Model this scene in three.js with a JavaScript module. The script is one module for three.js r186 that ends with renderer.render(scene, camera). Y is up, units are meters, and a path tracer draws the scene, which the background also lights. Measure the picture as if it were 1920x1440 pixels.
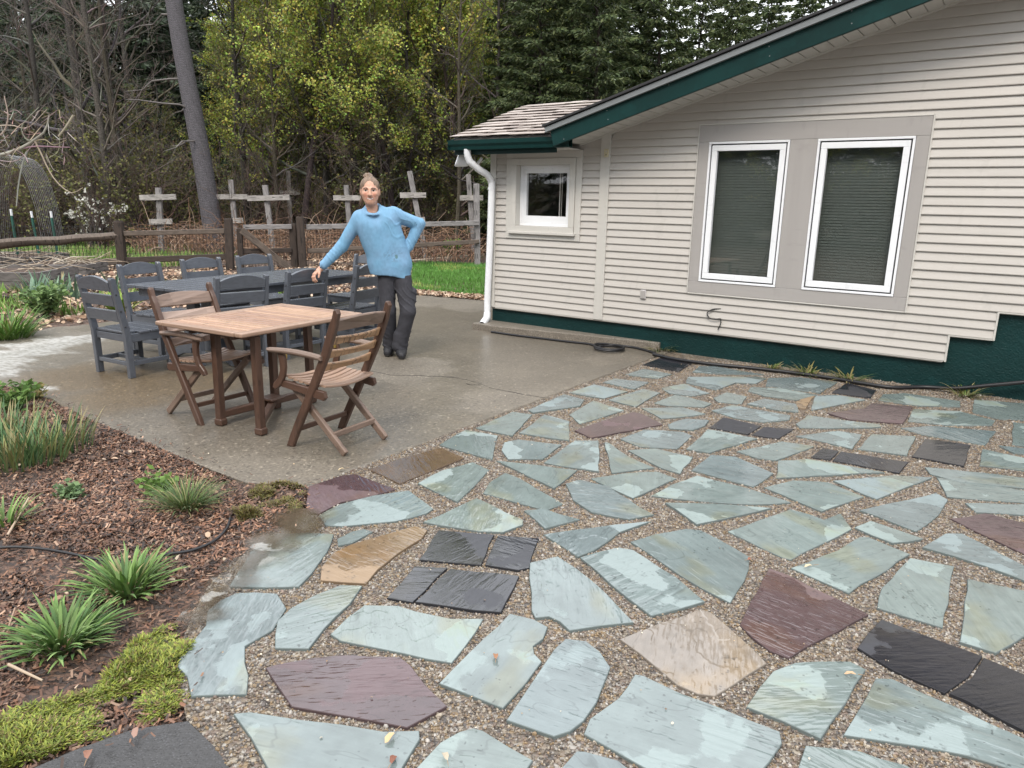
import * as THREE from 'three';
import { RoundedBoxGeometry } from 'three/addons/geometries/RoundedBoxGeometry.js';
import { mergeGeometries, mergeVertices } from 'three/addons/utils/BufferGeometryUtils.js';
import { MarchingCubes } from 'three/addons/objects/MarchingCubes.js';

// ---------------------------------------------------------------- camera, sky, sun, exposure
const rad = Math.PI / 180;
const scene = new THREE.Scene();
const FPX = 1372.86, EYE = 1.5;
const camera = new THREE.PerspectiveCamera(2 * Math.atan(720 / FPX) / rad, 4 / 3, 0.05, 600);
camera.position.set(0, EYE, 0);
camera.rotation.set(-13.928 * rad, 0, 1.168 * rad);
camera.updateMatrixWorld(true);
const renderer = new THREE.WebGLRenderer({ antialias: true });
renderer.setSize(1024, 768);
renderer.toneMapping = THREE.LinearToneMapping;
renderer.toneMappingExposure = 1.78;
renderer.shadowMap.enabled = true;

let seed = 7;
const reseed = (s) => { seed = s; };
const rnd = () => { seed = (seed * 1664525 + 1013904223) >>> 0; return ((seed ^ (seed >>> 15)) >>> 0) / 4294967296; };
const rr = (a, b) => a + (b - a) * rnd();
const hash2 = (x, y) => { let h = (Math.imul(x, 374761393) + Math.imul(y, 668265263)) | 0; h = Math.imul(h ^ (h >>> 13), 1274126177); h ^= h >>> 16; return (h >>> 0) / 4294967296; };
const mod = (a, n) => ((a % n) + n) % n;
const sm = (t) => t * t * (3 - 2 * t);
const clamp = (x, a = 0, b = 1) => Math.min(b, Math.max(a, x));
const sstep = (a, b, x) => sm(clamp((x - a) / (b - a)));
const lerp = (a, b, t) => a + (b - a) * t;
function vn(x, y, p = 0, s = 0, q = p) {                         // value noise, periodic with period p when p > 0
  const xi = Math.floor(x), yi = Math.floor(y), fx = sm(x - xi), fy = sm(y - yi);
  const w = p ? (i) => mod(i, p) : (i) => i, w2 = q ? (i) => mod(i, q) : (i) => i;
  const a = hash2(w(xi) + s * 131, w2(yi)), b = hash2(w(xi + 1) + s * 131, w2(yi)), c = hash2(w(xi) + s * 131, w2(yi + 1)), d = hash2(w(xi + 1) + s * 131, w2(yi + 1));
  return lerp(lerp(a, b, fx), lerp(c, d, fx), fy);
}
function fbm(x, y, oct = 4, p = 0, s = 0, q = p) { let v = 0, a = 0.5, t = 0; for (let o = 0; o < oct; o++) { v += a * vn(x, y, p, s + o, q); t += a; x *= 2; y *= 2; p *= 2; q *= 2; a *= 0.5; } return v / t; }
function cells(x, y, p, s = 0) {                          // worley: [nearest, second, id]
  const xi = Math.floor(x), yi = Math.floor(y); let d1 = 9, d2 = 9, id = 0;
  for (let j = -1; j <= 1; j++) for (let i = -1; i <= 1; i++) {
    const cx = xi + i, cy = yi + j, hx = mod(cx, p) + s * 77, hy = mod(cy, p);
    const px = cx + 0.15 + 0.7 * hash2(hx, hy), py = cy + 0.15 + 0.7 * hash2(hx + 911, hy + 37), d = Math.hypot(x - px, y - py);
    if (d < d1) { d2 = d1; d1 = d; id = hash2(hx + 5, hy + 83); } else if (d < d2) d2 = d;
  }
  return [d1, d2, id];
}

{ // overcast sky: soft bright cloud sheet, brighter overhead
  const W = 512, H = 256, data = new Float32Array(W * H * 4);
  for (let j = 0; j < H; j++) for (let i = 0; i < W; i++) {
    const el = ((j + 0.5) / H - 0.5) * 180, a = (i / W) * 32, k = (j * W + i) * 4;
    const c = fbm(a, el / 9, 4, 32, 3), up = Math.max(0, Math.sin(el * rad));
    const l = (0.84 + 0.46 * up) * (0.86 + 0.3 * c) * 1.12;
    data[k] = l * 0.97; data[k + 1] = l; data[k + 2] = l * 1.05; data[k + 3] = 1;
  }
  const t = new THREE.DataTexture(data, W, H, THREE.RGBAFormat, THREE.FloatType);
  t.mapping = THREE.EquirectangularReflectionMapping; t.magFilter = t.minFilter = THREE.LinearFilter; t.needsUpdate = true;
  scene.background = t; scene.environment = t;
}
const sun = new THREE.DirectionalLight(0xfff4e6, 1.4);
sun.position.set(-8, 28, 17); sun.target.position.set(-1, 0, -7);
sun.castShadow = true; sun.shadow.radius = 34; sun.shadow.mapSize.set(2048, 2048);
Object.assign(sun.shadow.camera, { left: -40, right: 40, top: 40, bottom: -40, near: 1, far: 120 });
scene.add(sun, sun.target);

// ---------------------------------------------------------------- helpers
const V = (x, y, z) => new THREE.Vector3(x, y, z);
function ray(u, v) { return V((u - 960) / FPX, -(v - 720) / FPX, -1).applyQuaternion(camera.quaternion); }
function G(u, v, h = 0) { const d = ray(u, v), t = (h - EYE) / d.y; return V(d.x * t, h, d.z * t); }                    // where the photograph's pixel meets the level h
function AT(u, v, p) { const d = ray(u, v), l = Math.hypot(p.x, p.z), nx = p.x / l, nz = p.z / l, t = l / (d.x * nx + d.z * nz); return V(d.x * t, EYE + d.y * t, d.z * t); }
function AZ(u, v, dist) { const d = ray(u, v), t = dist / -d.z; return V(d.x * t, EYE + d.y * t, -dist); }
const used = {};
function numbered(n) { const k = used[n] = (used[n] ?? -1) + 1; return k ? n + '_' + String(k).padStart(3, '0') : n; }
function tag(o, label, category, group, kind) { if (label) o.userData.label = label; if (category) o.userData.category = category; if (group) o.userData.group = group; if (kind) o.userData.kind = kind; return o; }
function thing(name, label, category, pos = [0, 0, 0], turn = 0, group) {
  const o = new THREE.Group(); o.name = numbered(name); o.position.set(...(pos.isVector3 ? pos.toArray() : pos)); o.rotation.y = turn; scene.add(o);
  return tag(o, label, category, group);
}
function mesh(name, geo, mat, parent = scene) {
  if (Array.isArray(geo)) geo = merge(geo);
  const m = new THREE.Mesh(geo, mat); m.name = parent === scene ? numbered(name) : name; m.castShadow = m.receiveShadow = true; parent.add(m); return m;
}
function copy(o, label, group) { const c = o.clone(); c.name = numbered(o.name.replace(/_\d{3}$/, '')); c.userData = { ...o.userData }; if (label) c.userData.label = label; if (group) c.userData.group = group; scene.add(c); return c; }
function merge(list) {
  const l = list.map((g) => { const h = g.index ? g.toNonIndexed() : g; for (const k of Object.keys(h.attributes)) if (!['position', 'normal', 'uv', 'color'].includes(k)) h.deleteAttribute(k); return h; });
  return l.length > 1 ? mergeGeometries(l) : l[0];
}
function instances(name, geo, mat, list, parent = scene, colors) {
  const m = new THREE.InstancedMesh(geo, mat, list.length); m.name = parent === scene ? numbered(name) : name;
  list.forEach((x, i) => { m.setMatrixAt(i, x); if (colors) m.setColorAt(i, colors[i]); });
  m.castShadow = m.receiveShadow = true; m.userData.kind = 'stuff'; parent.add(m); return m;
}
const M4 = (p, e, s) => new THREE.Matrix4().compose(p, new THREE.Quaternion().setFromEuler(e), s.isVector3 ? s : V(s, s, s));
function boxUV(g, su = 1, off = [rnd() * 7, rnd() * 7]) {   // uv in metres, u along the longest side
  g = g.index ? g.toNonIndexed() : g; g.computeBoundingBox();
  const s = g.boundingBox.getSize(V()).toArray(), long = s.indexOf(Math.max(...s)), p = g.attributes.position, n = new Float32Array(p.count * 2), A = V(), B = V(), C = V();
  for (let i = 0; i < p.count; i += 3) {
    A.fromBufferAttribute(p, i); B.fromBufferAttribute(p, i + 1); C.fromBufferAttribute(p, i + 2);
    const nn = B.clone().sub(A).cross(C.clone().sub(A)).toArray().map(Math.abs), d = nn.indexOf(Math.max(...nn));
    let ax = [0, 1, 2].filter((k) => k !== d); if (ax[1] === long) ax = [ax[1], ax[0]];
    [A, B, C].forEach((q, k) => { const a = q.toArray(); n[(i + k) * 2] = (a[ax[0]] + off[0]) * su; n[(i + k) * 2 + 1] = (a[ax[1]] + off[1]) * su; });
  }
  g.setAttribute('uv', new THREE.BufferAttribute(n, 2)); return g;
}
const rbox = (w, h, d, r = 0.004, x = 0, y = 0, z = 0) => boxUV(new RoundedBoxGeometry(w, h, d, 1, Math.min(r, w / 2.1, h / 2.1, d / 2.1))).translate(x, y, z);
const cbox = (w, h, d, x = 0, y = 0, z = 0) => boxUV(new THREE.BoxGeometry(w, h, d)).translate(x, y, z);
function beam(a, b, w, h, r = 0.004, up = V(0, 1, 0)) {     // a bar of section w x h from a to b
  const d = b.clone().sub(a), L = d.length(), z = d.normalize(), x = up.clone().cross(z).normalize(), y = z.clone().cross(x);
  return rbox(w, h, L, r).applyMatrix4(new THREE.Matrix4().makeBasis(x, y, z).setPosition(a.clone().add(b).multiplyScalar(0.5)));
}
function prism(pts, depth, bevel = 0.003) {                 // outline (x, y) pushed out along z, centred
  const s = new THREE.Shape(pts.map((p) => new THREE.Vector2(p[0], p[1])));
  const g = new THREE.ExtrudeGeometry(s, { depth: depth - 2 * bevel, bevelEnabled: bevel > 0, bevelThickness: bevel, bevelSize: bevel, bevelOffset: -bevel, bevelSegments: 1, curveSegments: 6 });
  return boxUV(g.translate(0, 0, -(depth - 2 * bevel) / 2));
}
class MB {                                                   // collects tubes, leaves and faces
  constructor() { this.p = []; this.n = []; this.c = []; this.u = []; this.i = []; }
  v(p, n, c, u = 0, w = 0) { this.p.push(p.x, p.y, p.z); this.n.push(n.x, n.y, n.z); this.c.push(c[0], c[1], c[2]); this.u.push(u, w); return this.p.length / 3 - 1; }
  tube(pts, rs, sides = 5, c = [1, 1, 1], cap = false) {
    let prev = null, ref = V(0.31, 0.2, 0.93).normalize(), len = 0;
    for (let k = 0; k < pts.length; k++) {
      const d = pts[Math.min(k + 1, pts.length - 1)].clone().sub(pts[Math.max(k - 1, 0)]).normalize();
      const x = ref.clone().sub(d.clone().multiplyScalar(ref.dot(d))).normalize(); ref = x; const y = d.clone().cross(x); const ring = [];
      if (k) len += pts[k].distanceTo(pts[k - 1]);
      for (let s = 0; s <= sides; s++) { const a = s / sides * Math.PI * 2, n = x.clone().multiplyScalar(Math.cos(a)).addScaledVector(y, Math.sin(a)); ring.push(this.v(pts[k].clone().addScaledVector(n, rs[k]), n, c, s / sides * Math.PI * 2 * Math.max(rs[0], 0.01), len)); }
      if (prev) for (let s = 0; s < sides; s++) this.i.push(prev[s], prev[s + 1], ring[s + 1], prev[s], ring[s + 1], ring[s]);
      prev = ring;
      if (cap && (k === pts.length - 1 || k === 0)) { const q = this.v(pts[k], d.clone().multiplyScalar(k ? 1 : -1), c); for (let s = 0; s < sides; s++) k ? this.i.push(q, ring[s], ring[s + 1]) : this.i.push(q, ring[s + 1], ring[s]); }
    }
    return this;
  }
  leaf(p, dir, side, l, w, c, bend = 0) {                    // a pointed leaf of 4 faces, bent down along its length
    const nrm = side.clone().cross(dir).normalize(), m = p.clone().addScaledVector(dir, l * 0.5).addScaledVector(nrm, -bend * l * 0.3), e = p.clone().addScaledVector(dir, l);
    const a = this.v(p, nrm, c, 0, 0), b = this.v(m.clone().addScaledVector(side, w / 2), nrm, c, 1, 0), d = this.v(e, nrm, c, 1, 1), f = this.v(m.clone().addScaledVector(side, -w / 2), nrm, c, 0, 1);
    this.i.push(a, b, d, a, d, f); return this;
  }
  strip(pts, ws, side, c, c2 = c) {                          // a blade
    let prev = null;
    pts.forEach((p, k) => {
      const d = pts[Math.min(k + 1, pts.length - 1)].clone().sub(pts[Math.max(k - 1, 0)]).normalize(), n = side.clone().cross(d).normalize(), t = k / (pts.length - 1), cc = [0, 1, 2].map((q) => lerp(c[q], c2[q], t));
      const a = this.v(p.clone().addScaledVector(side, -ws[k]), n, cc, 0, t), b = this.v(p.clone().addScaledVector(side, ws[k]), n, cc, 1, t);
      if (prev) this.i.push(prev[0], prev[1], b, prev[0], b, a); prev = [a, b];
    });
    return this;
  }
  geo() {
    const g = new THREE.BufferGeometry();
    g.setAttribute('position', new THREE.Float32BufferAttribute(this.p, 3)); g.setAttribute('normal', new THREE.Float32BufferAttribute(this.n, 3));
    g.setAttribute('color', new THREE.Float32BufferAttribute(this.c, 3)); g.setAttribute('uv', new THREE.Float32BufferAttribute(this.u, 2)); g.setIndex(this.i); return g;
  }
}
function inPoly(x, z, P) { let r = false; for (let i = 0, j = P.length - 1; i < P.length; j = i++) if ((P[i][1] > z) !== (P[j][1] > z) && x < (P[j][0] - P[i][0]) * (z - P[i][1]) / (P[j][1] - P[i][1]) + P[i][0]) r = !r; return r; }
function polyDist(x, z, P) { let d = 1e9; for (let i = 0, j = P.length - 1; i < P.length; j = i++) { const ax = P[j][0], az = P[j][1], bx = P[i][0] - ax, bz = P[i][1] - az, t = clamp(((x - ax) * bx + (z - az) * bz) / (bx * bx + bz * bz)); d = Math.min(d, Math.hypot(x - ax - bx * t, z - az - bz * t)); } return inPoly(x, z, P) ? -d : d; }

// ---------------------------------------------------------------- textures (grain, stains, pale patches and relief)
function tex(N, fn, { srgb = false, M = N } = {}) {          // fn(u, v) in 0..1 returns linear [r, g, b] or one value
  const d = new Uint8Array(N * M * 4), enc = srgb ? (x) => 255 * Math.pow(clamp(x), 1 / 2.2) : (x) => 255 * clamp(x);
  for (let j = 0; j < M; j++) for (let i = 0; i < N; i++) { const r = fn(i / N, j / M), k = (j * N + i) * 4; if (typeof r === 'number') { d[k] = d[k + 1] = d[k + 2] = enc(r); } else { d[k] = enc(r[0]); d[k + 1] = enc(r[1]); d[k + 2] = enc(r[2]); } d[k + 3] = 255; }
  const t = new THREE.DataTexture(d, N, M); t.wrapS = t.wrapT = THREE.RepeatWrapping; t.magFilter = THREE.LinearFilter; t.minFilter = THREE.LinearMipmapLinearFilter; if (srgb) t.colorSpace = THREE.SRGBColorSpace; t.needsUpdate = true; return t;
}
const rep = (t, x, y = x) => { const c = t.clone(); c.repeat.set(x, y); c.needsUpdate = true; return c; };
const std = (o) => new THREE.MeshStandardMaterial(o), phy = (o) => new THREE.MeshPhysicalMaterial(o);
const rgb = (r, g, b) => new THREE.Color().setRGB(r, g, b);

// cleft slate: ripples along the cleft, pits, faint veins and rusty blotches
const slateH = (s) => (u, v) => { const wob = fbm(u * 3, v * 3, 3, 3, 20 + s); const r = fbm(u * 4 + wob, v * 44 + wob * 5, 3, 4, 30 + s, 44), fine = fbm(u * 24, v * 128, 2, 24, 60 + s, 128), L = fbm(u * 3, v * 5, 5, 3, 40 + s, 5) * 7, t = L - Math.floor(L), terr = (Math.floor(L) + sstep(0.86, 1, t)) / 7; return clamp(0.34 * r + 0.2 * fine + 0.62 * (terr - 0.2)); };
const slateHt = [0, 9, 23].map((s) => tex(1024, slateH(s)));
const slatePale = (u, v, s) => sstep(0, 0.025, fbm(u * 3, v * 3, 7, 3, 110 + s) - (s === 0 ? 0.535 : s === 9 ? 0.57 : 0.6));          // ragged patches, paler and rougher than the rest of the stone
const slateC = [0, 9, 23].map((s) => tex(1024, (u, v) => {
  const a = fbm(u * 5, v * 5, 5, 5, 70 + s), b = fbm(u * 34, v * 34, 3, 34, 80 + s), st = fbm(u * 5, v * 60, 3, 5, 82 + s, 60), spots = sstep(0.74, 0.84, fbm(u * 90, v * 90, 2, 90, 90 + s)) * sstep(0.5, 0.65, fbm(u * 6, v * 6, 2, 6, 91 + s)), vein = 1 - sstep(0, 0.012, Math.abs(fbm(u * 3, v * 9, 4, 3, 95 + s, 9) - 0.5)), rust = sstep(0.6, 0.8, fbm(u * 4, v * 7, 4, 4, 97 + s, 7)) * 0.45, D = slatePale(u, v, s);
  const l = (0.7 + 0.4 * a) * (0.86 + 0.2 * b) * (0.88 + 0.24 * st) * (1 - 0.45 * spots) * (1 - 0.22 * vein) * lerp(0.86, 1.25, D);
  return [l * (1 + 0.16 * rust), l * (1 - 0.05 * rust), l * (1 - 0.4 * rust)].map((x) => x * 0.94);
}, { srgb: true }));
const slateR = [0, 9, 23].map((s) => tex(512, (u, v) => lerp(0.13, 0.42, slatePale(u, v, s)) + 0.1 * (fbm(u * 40, v * 40, 2, 40, 112) - 0.5)));
const gravelCell = (u, v) => { const a = cells(u * 110, v * 110, 110, 1), b = cells(u * 48, v * 48, 48, 2); return b[2] > 0.62 && b[0] < 0.42 ? [b[0] * 1.1, b[2] * 7.31 % 1, 1 - b[0] * 1.6] : [a[0], a[2], 0.75 * (1 - a[0] * 1.3)]; };
const pebbleTone = (t) => { const P = [[0.25, 0.2, 0.15], [0.19, 0.155, 0.125], [0.36, 0.31, 0.24], [0.15, 0.12, 0.09], [0.28, 0.2, 0.115], [0.4, 0.37, 0.33], [0.11, 0.095, 0.085], [0.22, 0.165, 0.13]]; return P[Math.floor(t * 7.999)]; };
const gravelC = tex(2048, (u, v) => { const g = gravelCell(u, v), c = pebbleTone(g[1]), l = 0.85 + 0.3 * fbm(u * 8, v * 8, 3, 8, 5), e = g[0] > 0.55 ? 0.5 : 1; return c.map((x) => x * l * e * 0.72); }, { srgb: true });
const gravelB = tex(2048, (u, v) => gravelCell(u, v)[2]);
const aggC = tex(1024, (u, v) => { const a = cells(u * 130, v * 130, 130, 3), s = a[2] > 0.8 && a[0] < 0.36, d = a[2] < 0.14 && a[0] < 0.4, l = 0.8 + 0.34 * fbm(u * 10, v * 10, 5, 10, 6), f = fbm(u * 120, v * 120, 2, 120, 9); const b = s ? 1.25 + 0.7 * (a[2] - 0.8) * 5 : d ? 0.55 : 0.82 + 0.3 * f; return [l * b, l * b * 0.97, l * b * (s ? 0.93 : 0.91)].map((x) => x * 0.62); }, { srgb: true });
const aggB = tex(1024, (u, v) => { const a = cells(u * 130, v * 130, 130, 3); return clamp(0.5 + (a[2] > 0.6 ? 0.35 : 0.12) * (0.45 - a[0])) * 0.8 + 0.2 * fbm(u * 60, v * 60, 2, 60, 8); });
const aggR = tex(1024, (u, v) => clamp(lerp(0.34, 0.1, sstep(0.5, 0.62, fbm(u * 6, v * 6, 5, 6, 114))) + 0.16 * (vn(u * 200, v * 200, 200, 3) - 0.5)));
const soilC = tex(1024, (u, v) => { const a = cells(u * 60 + 3 * vn(u * 20, v * 20, 20), v * 90, 0 || 90, 4), f = fbm(u * 12, v * 12, 5, 12, 14); const t = a[2]; const c = t > 0.75 ? [0.14, 0.088, 0.062] : t > 0.4 ? [0.085, 0.054, 0.04] : [0.045, 0.033, 0.027]; return c.map((x) => x * (0.6 + 0.8 * f)); }, { srgb: true });
const soilB = tex(1024, (u, v) => { const a = cells(u * 60 + 3 * vn(u * 20, v * 20, 20), v * 90, 90, 4); return 0.5 * a[2] + 0.5 * fbm(u * 30, v * 30, 4, 30, 15); });
const woodGrain = (u, v, s, k = 40) => { const w = fbm(u * 2, v * 6, 3, 0, s) * 0.7; return fbm(u * 3, (v + w * 0.12) * k, 4, 0, s + 3); };
const teakC = tex(1024, (u, v) => { const g = woodGrain(u * 2, v, 200, 60), e = fbm(u * 6, v * 14, 4, 0, 205), k = sstep(0.7, 0.82, fbm(u * 9, v * 30, 3, 0, 207)); const a = lerp(0.72, 1.18, g); return [0.98 * a * lerp(0.85, 1.15, e), 0.95 * a * lerp(0.8, 1.15, e), 0.93 * a * lerp(0.8, 1.2, e)].map((x) => x * 0.72 * (1 - 0.3 * k)); }, { srgb: true, M: 512 });
const stainC = tex(1024, (u, v) => { const g = woodGrain(u * 2, v, 200, 60), k = sstep(0.52, 0.72, fbm(u * 85, v * 3.5, 2, 0, 208)) * sstep(0.35, 0.6, fbm(u * 7, v * 4, 2, 0, 210)), e = fbm(u * 8, v * 10, 3, 0, 209), l = lerp(0.75, 1.15, g) * lerp(0.8, 1.15, e) * (1 - 0.62 * k); return [l, l * 0.97, l * 0.94].map((x) => x * 0.8); }, { srgb: true, M: 512 });
const teakB = tex(1024, (u, v) => woodGrain(u * 2, v, 200, 60), { M: 512 });
const railC = tex(1024, (u, v) => { const g = woodGrain(u * 3, v, 220, 70), e = fbm(u * 8, v * 5, 4, 0, 225), cr = sstep(0.66, 0.72, fbm(u * 4, v * 44, 3, 0, 228)); const l = lerp(0.5, 1.15, g) * lerp(0.7, 1.2, e) * (1 - 0.6 * cr); return [l, l * 0.96, l * 0.92].map((x) => x * 0.75); }, { srgb: true, M: 512 });
const barkC = tex(512, (u, v) => { const a = cells(u * 22 + 2 * vn(u * 10, v * 10, 10), v * 11, 22, 5), l = sstep(0.02, 0.28, a[1] - a[0]) * 0.75 + 0.3, f = fbm(u * 20, v * 20, 4, 20, 16); return [l * (0.6 + 0.6 * f), l * (0.6 + 0.58 * f), l * (0.6 + 0.58 * f)].map((x) => x * 0.8); }, { srgb: true });
const barkB = tex(512, (u, v) => { const a = cells(u * 22 + 2 * vn(u * 10, v * 10, 10), v * 11, 22, 5); return sstep(0.02, 0.3, a[1] - a[0]); });
const plasticB = tex(512, (u, v) => fbm(u * 8, v * 90, 3, 0, 240));
const plasticC = tex(512, (u, v) => { const l = 0.78 + 0.3 * fbm(u * 12, v * 30, 4, 0, 242); return [l, l, l]; }, { srgb: true });
const paintC = tex(512, (u, v) => { const f = fbm(u * 4, v * 4, 5, 4, 250), b = fbm(u * 50, v * 50, 2, 50, 252), s = sstep(0.62, 0.68, fbm(u * 9, v * 9, 4, 9, 254)); const l = 0.62 + 0.5 * f; return [l * (0.9 + 0.2 * b) + s * 0.16, l * (0.9 + 0.2 * b) + s * 0.14, l * (0.9 + 0.2 * b) + s * 0.15].map((x) => x * 0.85); }, { srgb: true });
const paintB = tex(512, (u, v) => 0.6 * fbm(u * 10, v * 10, 5, 10, 256) + 0.4 * vn(u * 120, v * 120, 120, 8));
const shingleC = tex(512, (u, v) => { const n = vn(u * 200, v * 200, 200, 9), f = fbm(u * 6, v * 6, 4, 6, 260); const l = 0.55 + 0.5 * f + 0.35 * (n - 0.5); return [l, l * 0.95, l * 0.92]; }, { srgb: true });
const vinylC = tex(512, (u, v) => { const f = fbm(u * 3, v * 30, 4, 0, 270), d = sstep(0.7, 0.8, fbm(u * 24, v * 8, 3, 24, 272)); const l = 0.9 + 0.1 * f - 0.05 * d; return [l, l * 0.998, l * 0.995]; }, { srgb: true });
const vinylB = tex(512, (u, v) => fbm(u * 4, v * 60, 4, 0, 274));

const mat = {
  gravel: std({ map: rep(gravelC, 1 / 1.4), bumpMap: rep(gravelB, 1 / 1.4), bumpScale: 0.006, roughness: 0.42 }),
  concrete: std({ map: rep(aggC, 1 / 1.6), bumpMap: rep(aggB, 1 / 1.6), bumpScale: 0.0035, roughnessMap: rep(aggR, 1 / 3.3), roughness: 1, vertexColors: true }),
  soil: std({ map: rep(soilC, 1 / 1.2), bumpMap: rep(soilB, 1 / 1.2), bumpScale: 0.02, roughness: 0.85, vertexColors: true }),
  asphalt: std({ map: rep(aggC, 1 / 0.9), bumpMap: rep(aggB, 1 / 0.9), bumpScale: 0.006, color: rgb(0.07, 0.07, 0.075), roughness: 0.4 }),
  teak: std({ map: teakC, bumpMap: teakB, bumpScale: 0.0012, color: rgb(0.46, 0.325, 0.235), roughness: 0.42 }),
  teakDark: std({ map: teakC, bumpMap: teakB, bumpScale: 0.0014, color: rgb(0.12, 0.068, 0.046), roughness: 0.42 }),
  teakGrey: std({ map: teakC, bumpMap: teakB, bumpScale: 0.0014, color: rgb(0.26, 0.19, 0.145), roughness: 0.55 }),
  teakPale: std({ map: teakC, bumpMap: teakB, bumpScale: 0.0012, color: rgb(0.5, 0.385, 0.31), roughness: 0.5 }),
  teakStain: std({ map: stainC, bumpMap: teakB, bumpScale: 0.0012, color: rgb(0.47, 0.285, 0.16), roughness: 0.42 }),
  grey: std({ map: rep(plasticC, 2), bumpMap: rep(plasticB, 1.5), bumpScale: 0.001, color: rgb(0.095, 0.105, 0.125), roughness: 0.27 }),
  rail: std({ map: railC, bumpMap: railC, bumpScale: 0.006, color: rgb(0.19, 0.155, 0.13), roughness: 0.8 }),
  railDark: std({ map: railC, bumpMap: railC, bumpScale: 0.006, color: rgb(0.075, 0.056, 0.046), roughness: 0.8 }),
  railPale: std({ map: railC, bumpMap: railC, bumpScale: 0.004, color: rgb(0.35, 0.345, 0.355), roughness: 0.8 }),
  armPale: std({ map: railC, bumpMap: railC, bumpScale: 0.004, color: rgb(0.52, 0.51, 0.5), roughness: 0.8 }),
  bark: std({ map: rep(barkC, 2.2), bumpMap: rep(barkB, 2.2), bumpScale: 0.035, vertexColors: true, roughness: 0.9 }),
  vinyl: std({ map: rep(vinylC, 0.6), bumpMap: rep(vinylB, 0.6), bumpScale: 0.0008, color: rgb(0.485, 0.46, 0.428), roughness: 0.4 }),
  panel: std({ map: rep(vinylC, 0.6), color: rgb(0.365, 0.347, 0.335), roughness: 0.4 }),
  trim: std({ map: rep(vinylC, 0.8), color: rgb(0.55, 0.535, 0.5), roughness: 0.45 }),
  white: std({ map: rep(vinylC, 1.1), color: rgb(0.82, 0.84, 0.87), roughness: 0.3 }),
  green: phy({ map: rep(paintC, 0.7), color: rgb(0.004, 0.036, 0.034), roughness: 0.45, specularIntensity: 0.45 }),
  base: phy({ map: rep(paintC, 0.8), bumpMap: rep(paintB, 0.8), bumpScale: 0.006, color: rgb(0.006, 0.036, 0.036), roughness: 0.5, specularIntensity: 0.5 }),
  metal: std({ color: rgb(0.2, 0.215, 0.22), roughness: 0.4, metalness: 0.2 }),
  shingle: [[0.37, 0.335, 0.31], [0.43, 0.395, 0.37], [0.31, 0.275, 0.255], [0.47, 0.435, 0.41]].map((c) => std({ map: rep(shingleC, 2), color: rgb(...c), roughness: 0.85 })),
  dark: std({ color: rgb(0.02, 0.02, 0.022), roughness: 0.7 }),
  rubber: std({ color: rgb(0.012, 0.012, 0.014), roughness: 0.45 }),
  inside: std({ color: rgb(0.03, 0.03, 0.028), roughness: 0.9 }),
  blind: std({ color: rgb(0.05, 0.064, 0.056), roughness: 0.7 }),
  glass: phy({ color: 0xffffff, transmission: 1, thickness: 0, roughness: 0.015, ior: 1.52, specularIntensity: 1 }),
  leaf: phy({ vertexColors: true, side: THREE.DoubleSide, roughness: 0.75, transmission: 0.35, thickness: 0, specularIntensity: 0.4 }),
  blade: phy({ vertexColors: true, side: THREE.DoubleSide, roughness: 0.5, transmission: 0.3, thickness: 0, specularIntensity: 0.5 }),
  twig: std({ vertexColors: true, roughness: 0.85 }),
  litter: std({ side: THREE.DoubleSide, roughness: 0.7 }),
  wire: std({ color: rgb(0.05, 0.05, 0.05), roughness: 0.5, metalness: 0.4 }),
  galv: std({ color: rgb(0.3, 0.31, 0.32), roughness: 0.4, metalness: 0.5 }),
};

// ---------------------------------------------------------------- house frame: X along the gable wall, z out of it
const house = thing('house', 'cream clapboard house with dark green trim and base at the patio edge', 'house', [-0.2927, 0, -8.99615], -35.029 * rad);
house.updateMatrixWorld(true);
const hInv = house.matrixWorld.clone().invert();
const H = (X, y, z) => V(X, y, z).applyMatrix4(house.matrixWorld);
function HW(u, v, z) { const o = V(0, EYE, 0).applyMatrix4(hInv), d = ray(u, v).transformDirection(hInv), t = (z - o.z) / d.z; return V(o.x + d.x * t, o.y + d.y * t, z); }
const xz = (p) => [p.x, p.z];
const px = (s, h = 0) => s.trim().split(/\s+/).map((q) => { const [u, v] = q.split(',').map(Number); return xz(G(u, v, h)); });

// ---------------------------------------------------------------- ground, concrete, gravel, driveway
const slabP = [...px('575,911 520,907 460,902 400,880 333,852 233,810 147,777 90,745 0,720 -120,690 -300,650'), ...px('-300,640 -120,650 0,637 100,613 173,607 240,598 330,580 450,566 560,558 650,553 780,545 905,558'), xz(H(-0.02, 0, -2.4)), xz(H(-0.02, 0, -0.1)), xz(H(2.385, 0, -0.1))];
const patioP = [...px('577,911'), xz(H(2.4, 0, 0)), xz(H(2.4, 0, -0.1)), xz(H(9, 0, -0.1)), xz(H(9, 0, 8.5)), [0.6, 1.2], [-0.75, 0.6], ...px('430,1440 400,1395 350,1345 340,1300 332,1240 345,1190 365,1140 400,1085 440,1050 500,1005 560,975 576,950')];
const driveP = [[-0.75, 0.5], ...px('432,1440 402,1398 352,1350 250,1365 140,1404 30,1452 -200,1540'), [-1.9, 0.5]];
const lawnP = [...px('772,546 905,558'), xz(H(-0.1, 0, -2.4)), xz(H(-0.1, 0, -10)), ...px('905,484 772,497')];
const bedP = px('573,913 572,960 500,1003 400,1083 362,1140 342,1190 330,1240 342,1340 250,1362 140,1402 30,1450 -300,1560 -700,1440 -500,900 -160,690 0,722 90,747 147,779 233,812 333,854 460,904');
const farBedP = px('-300,638 0,635 100,611 173,605 240,596 330,578 450,564 560,556 650,551 770,543 768,500 640,500 400,505 200,515 -100,540 -400,560');
const covered = [slabP, patioP, driveP];
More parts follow.
